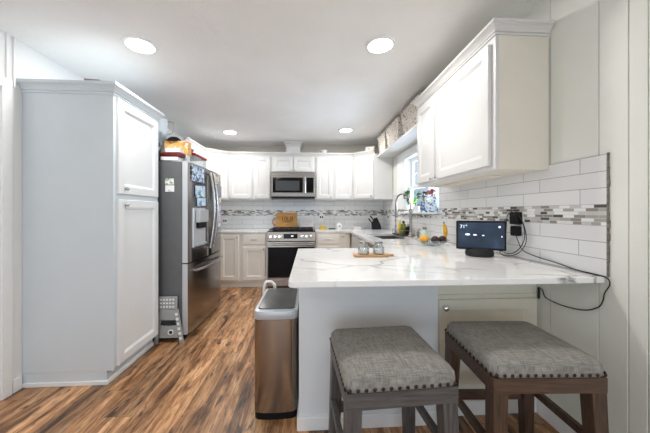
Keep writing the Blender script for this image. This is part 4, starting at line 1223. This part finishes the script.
# ------------------------------------------------------------------ on the peninsula
t = thing('wooden_serving_board', 'small wooden paddle board under two glass jars on the peninsula', 'serving board', (0.435, 1.885, 0.9145), -0.06)
b = B()
pl = [(-0.12, -0.055), (0.105, -0.055), (0.115, -0.03), (0.115, -0.018), (0.148, -0.016), (0.155, 0), (0.148, 0.016), (0.115, 0.018), (0.115, 0.03), (0.105, 0.055), (-0.12, 0.055), (-0.128, 0.04), (-0.128, -0.04)]
b.prism(pl, 0, 0.014, 'Z', 0.003)
mk('board', b, 'tray', t)
JP = [(0.035, 0.0), (0.038, 0.004), (0.040, 0.03), (0.037, 0.05), (0.027, 0.062), (0.026, 0.075), (0.023, 0.075), (0.0245, 0.062), (0.0345, 0.049), (0.0375, 0.03), (0.0355, 0.006), (0, 0.005)]
def jar(label, x, y):
    t = thing('glass_jar', label, 'jar', (x, y, 0.929), 0, 'glass jars on the wooden board')
    mk('jar_body', B().lathe(JP, seg=24), 'glass', t, 50)
    mk('lid', B().lathe([(0.028, 0.0755), (0.028, 0.084), (0.024, 0.087), (0, 0.087)], seg=24), 'dark_nickel', t, 40)
    mk('contents', B().lathe([(0.0, 0.007), (0.034, 0.008), (0.0365, 0.028), (0, 0.034)], seg=20), 'ceramic', t, 40)
jar('lidded glass jar at the broad end of the wooden board', 0.378, 1.888)
jar('lidded glass jar nearer the handle of the wooden board', 0.482, 1.882)

# smart display
t = thing('smart_display', 'black tabletop smart display showing a dark weather screen', 'smart display', (1.19, 1.86, 0.9145), math.radians(-27))
mk('speaker_base', B().lathe([(0.075, 0), (0.088, 0.004), (0.09, 0.02), (0.085, 0.045), (0.06, 0.055), (0, 0.056)], seg=32), 'fabric_speaker', t, 50)
mk('neck', B().box(-0.03, 0.03, -0.02, 0.03, 0.05, 0.14, 0.01), 'black', t)
rx = Matrix.Rotation(math.radians(-4), 3, 'X')
hd = mk('bezel', B().box(-0.147, 0.155, -0.045, -0.022, 0.045, 0.245, 0.008), 'black', t)
mk('screen', B().box(-0.135, 0.143, -0.0462, -0.0452, 0.06, 0.232, 0.0003, 1), 'screen', hd)
text('temperature', '71°', 0.034, 'light_text', hd, (-0.100, -0.0466, 0.203), (PI / 2, 0, 0), 0.0002)
b = B()
for (x, z, r) in ((-0.075, 0.150, 0.012), (-0.03, 0.148, 0.009), (0.02, 0.146, 0.006)):
    b.lathe([(0, -0.0468), (r, -0.0466), (r, -0.0463), (0, -0.0462)], (x, 0, z), 14, 'Y', squash=(1.3, 0.55))
for (x, z, r) in ((0.115, 0.205, 0.007), (0.128, 0.14, 0.004)): b.lathe([(0, -0.0468), (r, -0.0466), (r, -0.0463), (0, -0.0462)], (x, 0, z), 14, 'Y')
mk('weather_icons', b, 'light_text', hd)

# plugs and cords
t = thing('power_adapter', 'larger black power adapter plugged in above the other behind the display', 'power adapter', (TX, 1.735, 1.18), -PI / 2, 'black power adapters')
mk('adapter_block', B().box(-0.034, 0.034, -0.05, -0.006, -0.042, 0.04, 0.008), 'black', t)
mk('prong_plate', B().box(-0.03, 0.03, -0.006, -0.0055, -0.02, 0.02), 'black', t)
t = thing('power_adapter', 'smaller black power adapter in the lower socket behind the display', 'power adapter', (TX, 1.735, 1.098), -PI / 2, 'black power adapters')
mk('adapter_block', B().box(-0.027, 0.027, -0.048, -0.006, -0.035, 0.030, 0.007), 'black', t)
mk('prong_plate', B().box(-0.02, 0.02, -0.006, -0.0055, -0.02, 0.02), 'black', t)
t = thing('wall_outlet', 'white outlet plate behind the two black power adapters', 'outlet', (TX - 0.0012, 1.74, 1.15), -PI / 2, 'outlets in the tile splash')
mk('cover_plate', B().box(-0.037, 0.037, -0.004, 0, -0.06, 0.06, 0.0015), 'ceramic', t)
b = B(); xw = TX - 0.03
b.tube([(xw - 0.012, 1.738, 1.23), (xw - 0.01, 1.70, 1.215), (xw, 1.665, 1.13), (xw, 1.66, 1.05), (xw, 1.70, 0.985), (xw, 1.76, 0.945), (xw + 0.004, 1.82, 0.935), (xw + 0.008, 1.90, 0.945)], 0.0028, 6, 8)
b.tube([(xw - 0.012, 1.738, 1.23), (xw, 1.81, 1.19), (xw, 1.82, 1.10), (xw, 1.84, 1.03), (xw + 0.005, 1.88, 0.99), (xw, 1.88, 0.93), (xw, 1.80, 0.920), (xw, 1.70, 0.96), (xw, 1.645, 1.04), (xw, 1.67, 1.15), (xw - 0.012, 1.73, 1.23)], 0.0026, 6, 8)
one('charger_cable', b, 'cord_black', 'looped black cord hanging from the upper power adapter to the display', 'cord', smooth=60)
b = B(); xe = TX - 0.006
b.tube([(xw + 0.005, 1.735, 1.06), (xw + 0.01, 1.725, 1.03), (xe - 0.01, 1.69, 0.975), (xe - 0.002, 1.60, 0.95), (xe - 0.002, 1.47, 0.938), (xe - 0.002, 1.35, 0.922), (xe - 0.004, 1.25, 0.9185), (xe, 1.20, 0.914), (xe + 0.004, 1.190, 0.885), (xe + 0.004, 1.212, 0.84), (xe + 0.006, 1.222, 0.80), (xe + 0.006, 1.242, 0.764), (xe + 0.006, 1.304, 0.727), (xe + 0.006, 1.412, 0.708), (xe + 0.006, 1.53, 0.715), (xe + 0.004, 1.556, 0.755), (xe + 0.003, 1.58, 0.758), (xe + 0.002, 1.586, 0.70)], 0.0028, 6, 8)
one('charger_cable', b, 'cord_black', 'black cord running along the counter edge and hanging beneath it', 'cord', smooth=60)
t = thing('cord_clip', 'small black cord clip beside the peninsula cabinet door', 'clip', (1.3905, 1.588, 0.735))
mk('clip_body', B().box(-0.006, 0.004, -0.003, 0.003, -0.04, 0.03, 0.001), 'black', t)

# fruit bowl
t = thing('glass_fruit_bowl', 'shallow clear glass bowl of fruit on the counter near the display', 'bowl', (1.13, 2.47, 0.9145))
mk('bowl', B().lathe([(0.06, 0.0), (0.065, 0.0), (0.10, 0.014), (0.15, 0.05), (0.152, 0.052), (0.147, 0.052), (0.098, 0.018), (0.06, 0.006), (0, 0.006)], seg=32), 'glass', t, 50)
FG = 'fruit in the glass bowl'
t = thing('mango', 'orange yellow mango in the glass fruit bowl', 'mango', (1.05, 2.455, 0.972), 0.4, FG)
mk('flesh', B().sphere((0, 0, 0), 0.042, 20, (1.2, 0.95, 0.93)), 'mango', t, 60)
mk('stem', B().tube([(0.05, 0, 0.004), (0.056, 0, 0.006)], 0.004, 6), 'leafless', t)
for (x, y, lb) in ((1.145, 2.44, 'dark avocado beside the mango in the bowl'), (1.222, 2.46, 'dark avocado beside the banana in the bowl')):
    t = thing('avocado', lb, 'avocado', (x, y, 0.967), 0.2, FG)
    mk('skin', B().lathe([(0.0, -0.034), (0.018, -0.031), (0.031, -0.018), (0.035, 0.0), (0.031, 0.018), (0.02, 0.034), (0.01, 0.042), (0, 0.044)], seg=18, axis='X'), 'plum', t, 60)
t = thing('banana', 'single yellow banana standing upright at the rim of the fruit bowl', 'banana', (1.262, 2.50, 0.957), 0.2, FG)
pts = [(-0.035, 0, 0.0), (0.0, 0, 0.02), (0.012, 0, 0.06), (0.010, 0, 0.10), (0.0, 0, 0.135), (-0.004, 0, 0.155)]
b = B(); sp = spline([Vector(p) for p in pts], 5); n = len(sp)
b.tube(sp, [0.006 + 0.014 * math.sin(PI * min(1, max(0, (i / (n - 1)) * 1.05))) ** 0.6 if i < n - 1 else 0.005 for i in range(n)], 10)
mk('peel', b, 'banana', t, 60)
mk('stem_tip', B().tube([(-0.004, 0, 0.154), (-0.005, 0, 0.172)], 0.006, 8), 'leafless', t, 40)

# ------------------------------------------------------------------ trash can
t = thing('trash_can', 'slim stainless step trash can against the end of the peninsula', 'trash can', (-0.197, 1.885, 0))
def rrect(hx, hy, r, n=5):
    out = []
    for cx, cy, a in ((hx - r, hy - r, 0), (-hx + r, hy - r, PI / 2), (-hx + r, -hy + r, PI), (hx - r, -hy + r, 1.5 * PI)):
        for i in range(n + 1): out.append((cx + r * math.cos(a + PI / 2 * i / n), cy + r * math.sin(a + PI / 2 * i / n)))
    return out
hx, hy = 0.128, 0.245
def canpoly(ax, ay, r_, bulge):
    out = []
    p = rrect(ax, ay, r_)
    q = []
    for a, c in zip(p, p[1:] + p[:1]):
        q.append(a)
        if abs(a[1] - c[1]) < 1e-6 and a[1] < 0 and abs(a[0] - c[0]) > 0.05:
            q += [(a[0] + (c[0] - a[0]) * k / 10, a[1]) for k in range(1, 10)]
    for x, y in q:
        out.append((x, y - bulge * max(0, 1 - (x / ax) ** 2) if y < -ay * 0.6 else y))
    return out
mk('base_ring', B().prism(canpoly(hx - 0.002, hy - 0.002, 0.03, 0.012), 0, 0.04, 'Z'), 'black', t, 40)
mk('body', B().prism(canpoly(hx, hy, 0.032, 0.012), 0.0405, 0.585, 'Z'), 'steel_can', t, 40)
mk('lid_frame', B().prism(canpoly(hx + 0.002, hy + 0.002, 0.034, 0.012), 0.5855, 0.635, 'Z', 0.004), 'grey_plastic', t, 40)
mk('lid', B().prism(rrect(hx - 0.018, hy - 0.03, 0.022), 0.6355, 0.642, 'Z', 0.002), 'lid_dark', t, 40)
one('curved_tube', B().tube([(-0.03, 0, 0.0), (-0.03, 0, 0.50), (-0.02, 0, 0.635), (0.01, 0, 0.655), (0.045, 0, 0.64), (0.06, 0, 0.56), (0.055, 0, 0.0)], 0.012, 10, 6), 'ceramic', 'white curved tube rising behind the trash can', 'tube', (-0.335, 2.25, 0), smooth=50)

# ------------------------------------------------------------------ stools
def stool(label, loc, rz, wood, woodx, W=0.415):
    """origin at the floor under the near left corner of the seat; x to the right, y away"""
    t = thing('counter_stool', label, 'stool', loc, rz, 'upholstered counter stools')
    D = 0.415
    cx, cy = W / 2, D / 2
    b = B(); rings = []
    zb = 0.586
    for s, z in ((0.0, zb), (0.985, zb), (1.0, zb + 0.006), (1.012, zb + 0.024), (1.0, zb + 0.044), (0.95, zb + 0.058), (0.82, zb + 0.068), (0.6, zb + 0.074), (0.3, zb + 0.077), (0.0, zb + 0.078)):
        if s == 0: rings.append([b.bm.verts.new((cx, cy, z))]); continue
        hx, hy = (W / 2) * s, (D / 2) * s
        if s < 1: hx = W / 2 - (1 - s) * D / 2 if s > 0.9 else hx
        rings.append([b.bm.verts.new((cx + p[0], cy + p[1], z)) for p in rrect(hx, hy, 0.035 * max(s, 0.4), 5)])
    for A, C in zip(rings, rings[1:]):
        if len(A) == 1:
            for i in range(len(C)): b.bm.faces.new((A[0], C[(i + 1) % len(C)], C[i]))
        elif len(C) == 1:
            for i in range(len(A)): b.bm.faces.new((A[i], A[(i + 1) % len(A)], C[0]))
        else:
            for i in range(len(A)): b.bm.faces.new((A[i], A[(i + 1) % len(A)], C[(i + 1) % len(C)], C[i]))
    mk('seat', b, 'fabric', t, 80)
    b = B(); zn = zb + 0.012; s_ = 0.0302
    n = int(W / s_)
    for i in range(n + 1):
        x = 0.012 + (W - 0.024) * i / n
        for y, sg in ((-0.002, -1), (D + 0.002, 1)): b.sphere((x, y, zn), 0.0072, 8, (1, 0.55, 1))
    n = int(D / s_)
    for i in range(n + 1):
        y = 0.014 + (D - 0.028) * i / n
        for x in (-0.002, W + 0.002): b.sphere((x, y, zn), 0.0072, 8, (0.55, 1, 1))
    mk('nailhead_trim', b, 'bronze', t, 60)
    zr0, zr1 = 0.527, 0.5855
    mk('apron_rail', B().box(0.0, W, 0.0, 0.022, zr0, zr1, 0.002), woodx, t)
    mk('apron_rail', B().box(0.0, W, D - 0.022, D, zr0, zr1, 0.002), woodx, t)
    mk('apron_rail', B().box(0.0, 0.022, 0.0225, D - 0.0225, zr0, zr1, 0.002), woodx, t)
    mk('apron_rail', B().box(W - 0.022, W, 0.0225, D - 0.0225, zr0, zr1, 0.002), woodx, t)
    a = 0.056; k = 0.046; sp_ = 0.013
    for sx in (0, 1):
        for sy in (0, 1):
            x0 = 0.002 if sx == 0 else W - a - 0.002; y0 = 0.002 if sy == 0 else D - a - 0.002
            ox = -sp_ if sx == 0 else sp_ + (a - k); oy = -sp_ if sy == 0 else sp_ + (a - k)
            b = B()
            b.hexa([(x0 + ox, y0 + oy, 0), (x0 + ox + k, y0 + oy, 0), (x0 + ox + k, y0 + oy + k, 0), (x0 + ox, y0 + oy + k, 0)],
                   [(x0, y0, 0.5265), (x0 + a, y0, 0.5265), (x0 + a, y0 + a, 0.5265), (x0, y0 + a, 0.5265)])
            mk('leg', b, wood, t)
    e = 0.008
    z0, z1 = 0.29, 0.325
    mk('stretcher', B().box(0.006 - e, 0.028 - e, 0.04, D - 0.04, z0, z1, 0.002), wood, t)
    mk('stretcher', B().box(W - 0.028 + e, W - 0.006 + e, 0.04, D - 0.04, z0, z1, 0.002), wood, t)
    mk('stretcher', B().box(0.04, W - 0.04, D - 0.028 + e, D - 0.006 + e, z0 - 0.055, z1 - 0.045, 0.002), woodx, t)
    mk('stretcher', B().box(0.04, W - 0.04, 0.006 - e, 0.028 - e, z0 - 0.13, z1 - 0.13, 0.002), woodx, t)
    return t
stool('grey upholstered counter stool with weathered grey legs in front of the pale panel', (0.128, 0.945, 0), math.radians(3.2), 'stool_grey', 'stool_grey_x')
stool('grey upholstered counter stool with dark brown legs in the corner by the wall', (0.70, 1.005, 0), math.radians(-2.6), 'stool_brown', 'stool_brown_x', 0.44)
